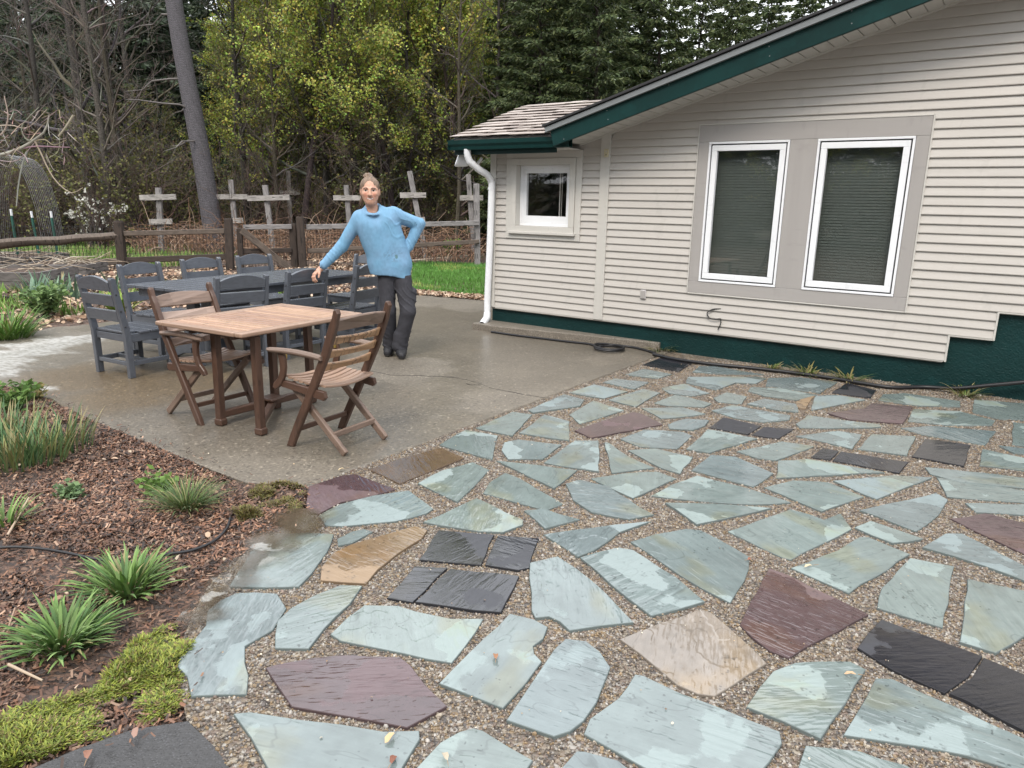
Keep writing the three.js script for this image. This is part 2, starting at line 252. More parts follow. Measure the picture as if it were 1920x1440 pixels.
function groundH(x, z) {
  const r = Math.hypot(x + 4, z + 8); let h = -0.035 + 0.05 * (fbm(x * 1.3 + 50, z * 1.3 + 50, 3, 0, 300) - 0.5) + 0.012 * (vn(x * 9 + 90, z * 9 + 90, 0, 301) - 0.5);
  if (r < 14) { let d = 9; for (const P of covered) d = Math.min(d, polyDist(x, z, P)); h = lerp(-0.12, h + 0.02 + 0.04 * sstep(0.15, 0.9, d), sstep(-0.24, -0.03, d)); }
  return h + 5.5 * sstep(32, 95, r) + (r > 20 ? 0.35 * (fbm(x * 0.15 + 9, z * 0.15 + 9, 3, 0, 302) - 0.5) : 0);
}
{
  const N = 250, s = (i) => { const t = i - N / 2, a = Math.abs(t); return Math.sign(t) * (a < 84 ? a * 0.085 : 7.14 + 0.085 * (Math.pow(1.112, a - 84) - 1) / 0.112); };
  const p = [], c = [], uv = [], ix = [];
  for (let j = 0; j <= N; j++) for (let i = 0; i <= N; i++) {
    const x = s(i) - 3.2, z = s(j) - 6.2, h = groundH(x, z); p.push(x, h, z); uv.push(x, z);
    const f = fbm(x * 0.9 + 30, z * 0.9 + 30, 3, 0, 310), g = fbm(x * 0.5 + 70, z * 0.5 + 70, 3, 0, 311), far = sstep(13, 22, Math.hypot(x, z)), near = inPoly(x, z, bedP) ? 1 : 0;
    const b = 0.65 + 0.8 * f; c.push(lerp(b * 1.05, 0.8 * b, far), lerp(b, (0.8 + 0.5 * sstep(0.5, 0.6, g)) * b, far), lerp(b * 0.98, 0.75 * b, far));
  }
  for (let j = 0; j < N; j++) for (let i = 0; i < N; i++) { const a = j * (N + 1) + i; ix.push(a, a + N + 1, a + 1, a + 1, a + N + 1, a + N + 2); }
  const g = new THREE.BufferGeometry(); g.setAttribute('position', new THREE.Float32BufferAttribute(p, 3)); g.setAttribute('color', new THREE.Float32BufferAttribute(c, 3)); g.setAttribute('uv', new THREE.Float32BufferAttribute(uv, 2)); g.setIndex(ix); g.computeVertexNormals();
  tag(mesh('ground', g, mat.soil), 'brown mulch and leaf covered earth around the patio', null, null, 'structure');
}
function flat(P, top, depth, uvf = (x, z) => [x, z], bevel = 0) {   // a sheet or slab with outline P (world x, z)
  const sh = new THREE.Shape(P.map((q) => new THREE.Vector2(q[0], -q[1])));
  const g = new THREE.ExtrudeGeometry(sh, { depth: depth - bevel, bevelEnabled: bevel > 0, bevelThickness: bevel, bevelSize: bevel, bevelOffset: -bevel, bevelSegments: 1 }); g.rotateX(-Math.PI / 2); g.translate(0, top - depth, 0);
  const q = g.attributes.position, uv = g.attributes.uv; for (let i = 0; i < q.count; i++) uv.setXY(i, ...uvf(q.getX(i), q.getZ(i))); return g;
}
{ // exposed-aggregate concrete: tan stains, wet dark areas and a scum of washed-out foam are in its map
  const x0 = -9, z0 = -13, S = 13, foamAt = px('60,652 130,640 10,665 -60,665'), foam2 = px('25,700 60,735 -30,695'), tanAt = px('210,745 300,720 150,715'), wetAt = px('300,690 1010,650 350,650'), inM = (i, j) => [x0 + i * S, z0 + j * S];
  const near = (L, x, z, r) => L.reduce((m, q) => Math.max(m, 1 - Math.hypot(q[0] - x, q[1] - z) / r), 0);
  const map = tex(2048, (u, v) => {
    const [x, z] = inM(u, v), f = fbm(x * 0.9 + 40, z * 0.9 + 40, 5, 0, 400), g = fbm(x * 2.6 + 40, z * 2.6 + 40, 4, 0, 401);
    const n = vn(x * 75, z * 75, 0, 402), n2 = vn(x * 120 + 9, z * 120, 0, 403), sp = n > 0.83 ? 1.25 + 1.2 * (n - 0.83) * 5 : n < 0.17 ? 0.62 : 0.78 + 0.42 * n2;
    let r = 0.158, gg = 0.137, b = 0.108; const tn = near(tanAt, x, z, 1.0) * 1.3 + g - 0.75;
    if (tn > 0) { const k = clamp(tn * 1.6); r = lerp(r, 0.145, k); gg = lerp(gg, 0.108, k); b = lerp(b, 0.066, k); }
    let l = sp * (0.72 + 0.55 * f) * (0.85 + 0.3 * g); const wet = sstep(0.47, 0.62, f + 0.25 * near(wetAt, x, z, 1.6)); l *= lerp(1.02, 0.84, wet);
    const fo = near(foamAt, x, z, 1.2) * 0.7 - 0.06 + near(foam2, x, z, 0.6) * 0.45 + 0.9 * (fbm(x * 1.7 + z * 1.2 + 70, (z - x * 0.45) * 5 + 70, 5, 0, 405) - 0.5) - 0.3, k = sstep(0.02, 0.22, fo) * (0.35 + 0.65 * sstep(0.3, 0.6, fbm(x * 30, z * 60, 2, 0, 406)));
    const k2 = k * 0.7; return [lerp(r * l, 0.5, k2), lerp(gg * l, 0.5, k2), lerp(b * l, 0.48, k2)];
  }, { srgb: true });
  const rough = tex(512, (u, v) => { const [x, z] = inM(u, v), f = fbm(x * 0.9 + 40, z * 0.9 + 40, 5, 0, 400), wet = sstep(0.47, 0.6, f + 0.25 * near(wetAt, x, z, 1.6)); return lerp(0.55, 0.33, wet); });
  const m = std({ map, bumpMap: rep(aggB, S / 1.6), bumpScale: 0.003, roughnessMap: rough, roughness: 1 });
  const slab = tag(mesh('concrete_patio', flat(slabP, 0, 0.14, (x, z) => [(x - x0) / S, (z - z0) / S], 0.008), m), 'wet exposed-aggregate concrete slab under the two tables', null, null, 'structure');
  // the cracks that cross the slab, open gaps filled with dark grit
  const ck = new MB(), line = (s, w) => { const P = px(s).map((q) => V(q[0], 0.0012, q[1])), c = new THREE.CatmullRomCurve3(P), n = 40, pts = []; for (let i = 0; i <= n; i++) { const p = c.getPoint(i / n); p.x += rr(-0.012, 0.012); p.z += rr(-0.012, 0.012); pts.push(p); } ck.strip(pts, pts.map((_, i) => w * rr(0.35, 1.2) * (i % n ? 1 : 0.2)), V(0.45, 0, 0.9).normalize(), [0.02, 0.018, 0.016]); };
  line('570,655 640,675 670,688 735,703 800,705 850,708 890,716 920,727 970,737 1025,747', 0.011); line('525,640 560,652 590,668', 0.009); line('875,719 880,721 905,722', 0.003);
  tag(mesh('crack', ck.geo(), mat.twig), 'dark crack running across the concrete', null, null, 'structure');
}
tag(mesh('driveway', flat(driveP, -0.004, 0.1), mat.asphalt), 'black asphalt corner below the moss', null, null, 'structure');

const patio = tag(new THREE.Group(), 'crazy-paved flagstone patio bedded in pea gravel', null, null, 'structure'); patio.name = 'flagstone_patio'; scene.add(patio);
mesh('gravel_bed', flat(patioP, -0.007, 0.1), mat.gravel, patio);

const slateTint = { g: [0.222, 0.272, 0.268], d: [0.026, 0.027, 0.034], p: [0.115, 0.074, 0.077], t: [0.26, 0.178, 0.105], w: [0.31, 0.265, 0.22], m: [0.17, 0.115, 0.075] };
const slateMats = {};
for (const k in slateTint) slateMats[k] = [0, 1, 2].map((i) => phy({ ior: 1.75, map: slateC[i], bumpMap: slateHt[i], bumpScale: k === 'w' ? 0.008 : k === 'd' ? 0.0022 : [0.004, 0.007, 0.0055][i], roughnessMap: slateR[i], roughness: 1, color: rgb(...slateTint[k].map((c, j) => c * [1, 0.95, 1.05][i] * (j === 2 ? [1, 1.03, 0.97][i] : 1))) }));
const sideMats = {}; for (const k in slateTint) sideMats[k] = std({ color: rgb(...slateTint[k].map((c) => c * 0.55)), roughness: 0.75 });
const stonePolys = [];
let stoneAt = 0;
function S(kind, s, lift = 0) {
  reseed(1000 + stoneAt++ * 17);
  const P = px(s), n = P.length, c = P.reduce((a, q) => [a[0] + q[0] / n, a[1] + q[1] / n], [0, 0]), out = [];
  P.forEach((q, i) => { const e = P[(i + 1) % n], L = Math.hypot(e[0] - q[0], e[1] - q[1]), k = Math.max(1, Math.min(5, Math.round(L / 0.11))); for (let j = 0; j < k; j++) { const t = j / k, w = j ? 0.006 : 0.003; out.push([lerp(q[0], e[0], t) + rr(-w, w), lerp(q[1], e[1], t) + rr(-w, w)]); } });
  stonePolys.push({ P: out, x0: Math.min(...out.map((q) => q[0])), x1: Math.max(...out.map((q) => q[0])), z0: Math.min(...out.map((q) => q[1])), z1: Math.max(...out.map((q) => q[1])) });
  const a = rr(0, 6.28), ca = Math.cos(a) / 1.25, sa = Math.sin(a) / 1.25, ox = rnd(), oz = rnd();
  const g = flat(out.map((q) => [q[0] - c[0], q[1] - c[1]]), 0, 0.04, (x, z) => [x * ca + z * sa + ox, z * ca - x * sa + oz], 0.002);
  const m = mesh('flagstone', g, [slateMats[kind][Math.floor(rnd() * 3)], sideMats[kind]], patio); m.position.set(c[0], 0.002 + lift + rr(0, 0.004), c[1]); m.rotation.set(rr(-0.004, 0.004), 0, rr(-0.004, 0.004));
}
S('g', '430,1100 470,1035 520,1003 572,1000 626,1003 612,1036 585,1075 560,1102 500,1103');
S('g', '443,1113 480,1112 520,1115 536,1142 510,1183 460,1213 461,1243 467,1267 463,1302 360,1305 352,1270 333,1250 338,1226 362,1205 385,1173 390,1147 414,1127');
S('g', '515,1193 520,1165 545,1142 590,1118 640,1098 678,1100 655,1135 610,1180 580,1218 517,1217');
S('t', '600,1090 603,1065 625,1038 660,1022 700,1010 780,988 800,996 790,1012 745,1040 707,1070 687,1096 640,1093');
S('g', '632,1012 660,998 683,993 698,998 660,1018 634,1024');
S('d', '822,995 927,1003 903,1060 785,1051');
S('d', '933,1005 1010,1010 992,1066 973,1070 909,1061');
S('d', '777,1063 840,1067 773,1130 725,1123');
S('d', '844,1068 975,1082 940,1151 793,1133 778,1130');
S('g', '683,1135 747,1137 780,1147 847,1160 908,1160 848,1243 757,1227 640,1202 620,1190');
S('p', '497,1253 533,1243 640,1229 750,1233 770,1250 837,1327 762,1367 640,1344 547,1327');
S('g', '955,1152 1000,1163 1027,1178 1017,1200 1000,1213 1002,1227 1017,1242 987,1283 943,1330 883,1307 822,1283 847,1257 907,1200');
S('g', '1060,1200 1100,1205 1123,1223 1145,1253 1130,1293 1120,1320 1093,1353 1067,1373 1040,1383 948,1353 990,1293 1040,1220');
S('g', '1190,1267 1205,1268 1280,1303 1460,1373 1467,1397 1440,1432 1400,1475 1300,1480 1207,1440 1095,1377 1105,1350 1160,1310 1175,1290');
S('g', '437,1340 470,1337 560,1352 640,1360 720,1374 786,1373 785,1390 755,1440 740,1475 520,1475 500,1440');
S('g', '887,1367 907,1372 1000,1427 975,1460 775,1460 780,1440 827,1393 860,1372');
S('g', '1080,1410 1095,1410 1160,1427 1200,1460 1030,1465');
S('g', '1510,1400 1613,1410 1647,1423 1700,1437 1730,1465 1490,1465');
S('g', '993,1057 1047,1046 1113,1093 1188,1168 1067,1185 1050,1167 1030,1158 1003,1160 997,1147');
S('g', '1087,1047 1115,1038 1160,1028 1187,1033 1270,1085 1322,1130 1220,1157 1180,1125');
S('g', '1018,1003 1153,985 1220,979 1160,1000 1113,1033 1083,1045 1053,1025');
S('g', '793,980 850,955 893,935 980,977 980,985 943,1000 898,998');
S('g', '982,958 1020,955 1087,975 1022,992');
S('g', '597,967 640,945 700,930 767,920 812,955 800,963 740,978 640,987 610,985');
S('m', '690,880 760,858 827,840 870,860 750,908');
S('p', '578,913 640,893 667,890 743,918 700,930 640,942 597,965 576,960');
S('g', '783,907 830,882 887,867 918,882 890,912 857,942');
S('g', '947,887 973,897 1055,945 1023,957 907,925 917,905');
S('g', '930,865 1007,873 1082,883 1040,917');
S('g', '1060,908 1087,900 1140,913 1225,966 1180,975 1110,961 1075,938');
S('g', '1107,898 1170,888 1233,885 1267,898 1187,935');
S('g', '1133,830 1143,832 1180,858 1227,878 1147,888');
S('g', '1077,827 1123,827 1122,885 1073,878 1020,868');
S('g', '945,830 973,825 1053,835 1017,862 953,862 940,845');
S('g', '823,835 873,807 933,818 923,862');
S('g', '892,803 960,773 998,778 960,818');
S('g', '1020,778 1067,790 1068,827 973,813');
S('p', '1077,808 1130,790 1187,773 1205,777 1243,797 1107,822');
S('g', '990,770 1057,740 1095,750 1087,762 1000,775');
S('g', '1067,778 1113,752 1170,770 1087,795');
S('g', '1140,750 1207,730 1237,737 1193,763');
S('g', '1067,737 1113,722 1177,735 1133,748');
S('g', '1130,717 1153,710 1217,717 1190,730');
S('g', '1172,703 1207,692 1260,702 1233,710');
S('d', '1205,684 1237,672 1300,680 1272,697');
S('g', '1310,687 1340,687 1433,703 1363,702 1298,698');
S('g', '1290,707 1420,707 1437,710 1417,720 1380,718 1343,732 1285,718');
S('g', '1240,728 1283,720 1330,738 1300,743 1255,738');
S('g', '1440,709 1500,708 1570,717 1537,737 1487,731 1435,724');
S('g', '1407,726 1467,729 1533,741 1493,751 1433,743 1403,734');
S('g', '1337,747 1363,736 1400,744 1390,758 1347,754');
S('g', '1400,758 1433,748 1493,758 1497,773 1460,770');
S('t', '1490,755 1520,738 1527,743 1510,767 1497,766');
S('g', '1529,743 1567,741 1623,750 1520,770');
S('d', '1588,718 1643,732 1633,747 1560,737');
S('p', '1633,757 1710,763 1693,795 1593,788 1550,775 1620,767');
S('g', '1655,740 1697,738 1800,753 1800,763 1727,762 1647,751');
S('g', '1713,767 1800,771 1867,789 1860,798 1780,798 1703,790');
S('g', '1827,750 1920,757 1960,790 1873,786 1823,773');
S('g', '1335,770 1373,760 1483,780 1480,788 1430,792 1377,784');
S('g', '1493,795 1515,779 1580,789 1650,797 1653,802 1553,804 1500,803');
S('d', '1357,783 1427,799 1403,815 1330,802');
S('d', '1433,801 1490,804 1460,823 1409,816');
S('g', '1493,818 1570,808 1617,815 1597,842 1547,830');
S('g', '1635,815 1717,819 1700,855 1607,843');
S('g', '1690,803 1747,799 1867,809 1847,835 1727,815');
S('d', '1735,823 1820,835 1807,875 1710,857');
S('g', '1900,793 1960,800 1960,840 1898,835');
S('g', '1843,842 1920,859 1955,887 1837,873');
S('g', '1873,836 1960,846 1960,856 1900,850');
S('d', '1543,840 1573,846 1557,863 1520,858');
S('d', '1577,847 1703,867 1687,888 1560,864');
S('g', '1460,865 1513,862 1660,887 1533,893 1455,897');
S('g', '1297,882 1333,853 1380,857 1450,888 1413,913');
S('g', '1382,847 1467,828 1527,837 1453,864 1420,860');
S('g', '1287,843 1327,806 1420,823 1330,850');
S('g', '1563,902 1673,892 1748,896 1643,937');
S('g', '1433,915 1487,902 1553,905 1620,932 1540,960');
S('g', '1222,930 1260,908 1307,892 1400,915 1483,943 1413,947 1290,938');
S('g', '1248,944 1340,946 1445,954 1305,985');
S('g', '1178,845 1230,842 1300,858 1275,889 1240,878');
S('g', '1163,823 1207,806 1280,810 1297,817 1270,842 1200,838');
S('g', '1253,797 1285,786 1330,789 1322,800 1300,807 1255,805');
S('g', '1203,765 1280,764 1323,776 1280,782 1240,785');
S('g', '1225,756 1265,741 1290,745 1335,757 1320,764 1250,761');
S('g', '1735,877 1840,887 1955,902 1955,920 1800,905 1745,890');
S('g', '1757,896 1850,908 1960,928 1960,946 1775,932 1765,908');
S('g', '1613,958 1755,925 1778,938 1760,965 1717,998 1678,982');
S('g', '1810,943 1960,947 1960,968 1830,961');
S('g', '1365,997 1480,955 1520,965 1545,975 1575,963 1597,993 1483,1050 1465,1045');
S('g', '1602,990 1633,978 1730,1012 1673,1020');
S('p', '1783,973 1847,963 1960,992 1960,1060 1830,997');
S('g', '1730,1027 1773,1002 1803,1002 1955,1080 1955,1104 1847,1063');
S('g', '1183,1017 1230,1003 1285,993 1313,995 1405,1045 1397,1090 1370,1132 1275,1080');
S('g', '1483,1065 1570,1033 1610,1008 1627,1008 1705,1040 1593,1113');
S('p', '1443,1067 1480,1080 1627,1153 1480,1235 1443,1222 1388,1173 1420,1107');
S('w', '1163,1200 1240,1168 1313,1142 1335,1150 1437,1245 1340,1305 1310,1303 1270,1285');
S('g', '1707,1047 1788,1063 1780,1110 1767,1178 1645,1140 1653,1103 1683,1070');
S('g', '1815,1088 1930,1112 1960,1150 1960,1170 1867,1227 1800,1205');
S('d', '1653,1163 1840,1232 1815,1270 1773,1302 1673,1257 1608,1217 1627,1190');
S('d', '1846,1236 1960,1283 1960,1392 1807,1313 1781,1303 1821,1272');
S('g', '1450,1260 1493,1245 1593,1242 1622,1257 1537,1387 1400,1327');
S('g', '1643,1273 1670,1272 1930,1390 1960,1460 1813,1417 1580,1380');
S('g', '1810,1462 1960,1480 1960,1540 1790,1520');
// more of the same paving out of frame, as it goes on behind the camera and to the right
for (const [x, z] of [[0.35, -0.9], [1.0, -0.8], [1.7, -0.9], [2.3, -1.3], [0.7, -0.1], [1.5, -0.1], [2.6, -0.4], [3.0, -2.0], [3.6, -2.9], [4.2, -3.9], [3.5, -1.1], [4.3, -2.2], [4.9, -3.2], [5.4, -4.4], [5.6, -5.4], [-0.2, -0.3]]) { const k = []; for (let i = 0; i < 6; i++) { const a = i / 6 * 6.28 + rr(-0.2, 0.2), r = rr(0.24, 0.36); const p = V(x + Math.cos(a) * r, 0, z + Math.sin(a) * r).project(camera); k.push([x + Math.cos(a) * r, z + Math.sin(a) * r]); } const c0 = px; S2(k); }
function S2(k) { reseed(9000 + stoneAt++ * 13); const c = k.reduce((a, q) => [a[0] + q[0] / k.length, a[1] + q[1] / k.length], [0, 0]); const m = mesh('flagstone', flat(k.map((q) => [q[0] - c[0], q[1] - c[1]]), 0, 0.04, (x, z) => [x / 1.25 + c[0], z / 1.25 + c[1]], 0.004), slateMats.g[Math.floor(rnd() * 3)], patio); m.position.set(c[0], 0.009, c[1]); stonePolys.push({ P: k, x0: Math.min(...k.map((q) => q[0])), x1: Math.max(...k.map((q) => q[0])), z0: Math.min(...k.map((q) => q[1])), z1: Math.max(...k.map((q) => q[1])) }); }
const onStone = (x, z) => stonePolys.some((s) => x > s.x0 && x < s.x1 && z > s.z0 && z < s.z1 && inPoly(x, z, s.P));
{ // loose pea gravel standing proud in the joints
  reseed(77); const g = new THREE.IcosahedronGeometry(1, 0), list = [], col = [], c = new THREE.Color();
  for (let tries = 0; tries < 520000 && list.length < 90000; tries++) {
    const t = Math.pow(rnd(), 0.75), dist = 1.3 + t * 6.2, a = rr(-0.75, 0.75), x = Math.sin(a) * dist, z = -Math.cos(a) * dist;
    if (!inPoly(x, z, patioP) || onStone(x, z)) continue;
    const s = rr(0.0022, 0.0046) * (rnd() < 0.06 ? 1.8 : 1) * (1 + 0.05 * dist); list.push(M4(V(x, -0.006 + s * 0.15, z), new THREE.Euler(rr(0, 6), rr(0, 6), rr(0, 6)), V(s * rr(0.8, 1.5), s * rr(0.5, 0.9), s))); const p = pebbleTone(rnd()), l = rr(0.55, 1.0); col.push(c.clone().setRGB(p[0] * l, p[1] * l, p[2] * l));
  }
  instances('pebbles', g, std({ roughness: 0.4 }), list, patio, col);
}

// ---------------------------------------------------------------- house
function solid(v, f, su = 1) { const p = [], uv = []; for (const q of f) for (const t of [[0, 1, 2], [0, 2, 3]]) for (const k of t) if (q[k] !== undefined || q.length === 4) { const w = v[q[k]]; p.push(...w); uv.push((w[0] + w[2]) * su, w[1] * su); } const g = new THREE.BufferGeometry(); g.setAttribute('position', new THREE.Float32BufferAttribute(p, 3)); g.setAttribute('uv', new THREE.Float32BufferAttribute(uv, 2)); g.computeVertexNormals(); return g; }
const slope = 0.2915, soffitY = (X) => 2.462 + slope * (X - 2.338), soffitX = (y) => 2.338 + (y - 2.462) / slope;
{
  const wallS = new THREE.Shape([[0.02, 0.23], [4.88, 0.23], [4.88, 0.46], [5.2, 0.46], [5.2, 0.69], [9, 0.69], [9, soffitY(9) + 0.05], [1.5, soffitY(1.5) + 0.05], [1.5, 2.25], [0.02, 2.25]].map((q) => new THREE.Vector2(...q)));
  for (const [a, b, c, d] of [[0.36, 1.18, 1.16, 2.0], [2.66, 3.41, 0.77, 2.1], [3.665, 4.43, 0.77, 2.1]]) wallS.holes.push(new THREE.Path([[a, c], [a, d], [b, d], [b, c]].map((q) => new THREE.Vector2(...q))));
  const wall = mesh('wall', boxUV(new THREE.ExtrudeGeometry(wallS, { depth: 0.13, bevelEnabled: false }).translate(0, 0, -0.134)), mat.vinyl, house);
  const board = (xl0, xl1, xr0, xr1, y0, y1) => {
    const z0 = 0.019 + rr(-0.0016, 0.0016), z1 = 0.003, e = -0.003;
    const v = [[xl0, y0, z0], [xr0, y0, z0], [xr1, y1, z1], [xl1, y1, z1], [xl0, y0, e], [xr0, y0, e], [xr1, y1, e], [xl1, y1, e], [xl0, y0 + 0.006, z0 + 0.001], [xr0, y0 + 0.006, z0 + 0.001]];
    mesh('siding_board', solid(v, [[0, 1, 9, 8], [8, 9, 2, 3], [4, 5, 1, 0], [4, 0, 3, 7], [1, 5, 6, 2], [7, 3, 2, 6]]), mat.vinyl, wall);
  };
  reseed(3); const R = 0.0763;
  for (let k = 0; k < 60; k++) {
    const y0 = 0.25 + k * R, y1 = y0 + R, mid = (y0 + y1) / 2;
    if (y1 < 2.12) { if (mid > 1.07 && mid < 2.1) { board(0.084, 0.084, 0.236, 0.236, y0, y1); board(1.246, 1.246, 1.462, 1.462, y0, y1); } else board(0.084, 0.084, 1.462, 1.462, y0, y1); }
    const right = mid < 0.478 ? 4.895 : mid < 0.707 ? 5.215 : 9, l0 = Math.max(1.578, soffitX(y0 + 0.02)), l1 = Math.max(1.578, soffitX(y1 + 0.02));
    if (l1 >= right) break;
    if (y0 > 0.645 && y1 < 2.262) { board(l0, l1, 2.54, 2.54, y0, y1); board(4.545, 4.545, right, right, y0, y1); }
    else if (k >= 2 && k < 5) { board(l0, l1, 2.268, 2.268, y0, y1); board(2.269, 2.269, right, right, y0, y1); }
    else if (k % 4 === 1 && right > 8) { const c = rr(5.5, 7); board(l0, l1, c, c, y0, y1); board(c + 0.001, c + 0.001, right, right, y0, y1); }
    else board(l0, l1, right, right, y0, y1);
  }
  // corner, starter and channel trim
  mesh('corner_post', rbox(0.082, 1.88, 0.05, 0.004, 0.041, 1.19, -0.001), mat.trim, house);
  mesh('trim_board', rbox(0.114, 2.02, 0.03, 0.004, 1.52, 1.26, 0.011), mat.trim, house);
  mesh('starter_strip', [rbox(4.8, 0.014, 0.022, 0.003, 2.49, 0.247, 0.006), rbox(0.33, 0.016, 0.024, 0.003, 5.065, 0.474, 0.006), rbox(0.016, 0.235, 0.026, 0.003, 4.903, 0.36, 0.006), rbox(3.8, 0.016, 0.024, 0.003, 7.12, 0.704, 0.006), rbox(0.016, 0.235, 0.026, 0.003, 5.223, 0.585, 0.006)], mat.trim, house);
  { const a = V(1.2, soffitY(1.2) - 0.012, 0.014), b = V(9, soffitY(9) - 0.012, 0.014); mesh('soffit_channel', beam(a, b, 0.026, 0.024, 0.003), mat.trim, house); }
  mesh('foundation', cbox(9, 0.92, 0.2, 4.52, 0.31, -0.128), mat.base, house);
  { const sh = new THREE.Shape([[-0.02, 0.05], [-0.02, -0.3], [0.3, -0.31], [1.2, -0.15], [2.26, 0.0], [2.26, 0.05]].map((q) => new THREE.Vector2(...q))); const g = new THREE.ExtrudeGeometry(sh, { depth: 0.2, bevelEnabled: true, bevelSize: 0.008, bevelThickness: 0.008, bevelSegments: 2 }); g.rotateX(-Math.PI / 2).translate(0, -0.13, 0); mesh('footing', boxUV(g), std({ map: rep(aggC, 0.7), bumpMap: rep(aggB, 0.8), bumpScale: 0.004, color: rgb(0.3, 0.27, 0.235), roughness: 0.5 }), house); }
  // the rest of the shell
  mesh('side_wall', [cbox(0.12, 2.4, 2.6, 0.08, 1.2, -1.435), solid([[0.025, 2.399, -0.14], [0.025, 2.399, -2.72], [0.025, 2.64, -1.08], [0.12, 2.399, -0.14], [0.12, 2.399, -2.72], [0.12, 2.64, -1.08]], [[0, 2, 1, 1], [3, 4, 5, 5]]), cbox(0.12, 4.4, 7, 8.94, 2.2, -3.64), cbox(2.0, 2.4, 0.12, 0.98, 1.2, -2.68), cbox(0.12, 2.5, 4.4, 1.92, 1.2, -4.95), cbox(7.1, 4.4, 0.12, 5.46, 2.2, -7.1)], mat.vinyl, house);
  mesh('inside_wall', [cbox(8.7, 0.05, 6.6, 4.5, 0.2, -3.6), cbox(0.04, 2.0, 2.4, 1.84, 1.22, -1.4), cbox(1.7, 2.0, 0.04, 0.98, 1.22, -2.56), cbox(0.04, 2.0, 2.4, 0.17, 1.22, -1.4), cbox(1.7, 0.04, 2.38, 0.98, 2.16, -1.38), cbox(6.8, 2.1, 0.04, 5.4, 1.25, -3.2), cbox(6.8, 0.04, 3, 5.4, 2.28, -1.72), cbox(0.04, 2.0, 2.9, 2.06, 1.25, -1.7)], mat.inside, house);
  // gable roof with its green rake board
  const rake = (X0, y0, h, X1 = 9.6) => { const y1 = y0 + slope * (X1 - X0), n = [-0.28 * h, 0.96 * h]; return [[X0, y0], [X1, y1], [X1 + n[0], y1 + n[1]], [X0 + n[0], y0 + n[1]]]; };
  const roof = mesh('roof', prism(rake(1.1, 2.2, 0.07), 8.6, 0).translate(0, 0, -3.82), mat.shingle[2], house);
  mesh('roof_edge', prism(rake(1.035, 2.262, 0.022), 0.16, 0.002).translate(0, 0, 0.44), mat.dark, roof);
  const fascia = mesh('rake_fascia', prism(rake(1.155, 2.072, 0.165), 0.03, 0.003).translate(0, 0, 0.466), mat.green, house);
  mesh('drip_edge', [prism(rake(1.06, 2.212, 0.048), 0.05, 0.004).translate(0, 0, 0.476), prism(rake(1.06, 2.205, 0.008), 0.07, 0.002).translate(0, 0, 0.48)], mat.metal, fascia);
  for (const [u, v] of [[1057, 261], [1138, 207], [1140, 224], [1254, 159], [1442, 87], [1443, 105], [1597, 20], [1597, 44]]) { const p = HW(u, v, 0.481); const s = mesh('nail_head', new THREE.SphereGeometry(0.0055, 6, 4), mat.metal, fascia); s.position.copy(p); s.scale.z = 0.4; }
  const soffit = mesh('soffit', [prism(rake(1.17, 2.125, 0.012), 0.45, 0).translate(0, 0, 0.226)], mat.trim, house);
  for (let k = 0; k < 62; k++) { const X = 1.2 + k * 0.114, y = soffitY(X + 0.055) - 0.004, g = rbox(0.111, 0.008, 0.44, 0.002); g.rotateZ(Math.atan(slope)); g.translate(X + 0.055, y, 0.228); mesh('soffit_panel', g, mat.trim, soffit); }
  // low roof over the corner, each shingle its own
  const lr = (z) => 2.206 + 0.3405 * (0.403 - z), lowRoof = mesh('low_roof', solid([[-0.27, lr(0.4) - 0.03, 0.4], [1.08, lr(0.4) - 0.03, 0.4], [2.5, lr(-1.08) - 0.03, -1.08], [-0.27, lr(-1.08) - 0.03, -1.08], [-0.27, lr(0.4) - 0.09, 0.4], [1.08, lr(0.4) - 0.09, 0.4], [2.5, lr(-1.08) - 0.09, -1.08], [-0.27, lr(-1.08) - 0.09, -1.08], [-0.27, lr(0.4) - 0.03, -2.8], [2.5, lr(0.4) - 0.03, -2.8]], [[0, 1, 2, 3], [4, 7, 6, 5], [0, 4, 5, 1], [0, 3, 7, 4], [3, 2, 9, 8]]), mat.shingle[0], house);
  reseed(21); const sl = Math.atan(0.3405), ex = 0.148;
  for (let r = 0; r < 11; r++) {
    const zf = 0.425 - r * ex * Math.cos(sl), maxX = zf > 0.02 ? 1.1 : 1.35 + (0.02 - zf) * 1.05; let x = -0.29;
    while (x < maxX) { const w = Math.min(rr(0.15, 0.31), maxX - x + 0.02), t = rnd() < 0.5 ? 0.006 : 0.009, g = rbox(w - 0.005, t, 0.2, 0.002, 0, rnd() < 0.4 ? 0.005 : 0, -0.1); g.rotateX(sl - 0.11); g.translate(x + w / 2, lr(zf) + 0.014, zf); mesh('shingle', g, mat.shingle[Math.floor(rnd() * 4)], lowRoof); x += w; }
  }
  mesh('eave_fascia', [cbox(1.38, 0.16, 0.024, 0.41, 2.1, 0.33), cbox(0.024, 0.13, 1.6, -0.262, 2.33, -0.4).applyMatrix4(new THREE.Matrix4().identity())].slice(0, 1), mat.green, house);
  { const g = rbox(0.022, 0.12, 1.56, 0.003); g.rotateX(sl); g.translate(-0.262, lr(-0.34) - 0.085, -0.34); mesh('rake_trim', g, mat.green, house); }
  mesh('eave_soffit', cbox(1.5, 0.012, 0.34, 0.45, 2.068, 0.163), mat.trim, house);
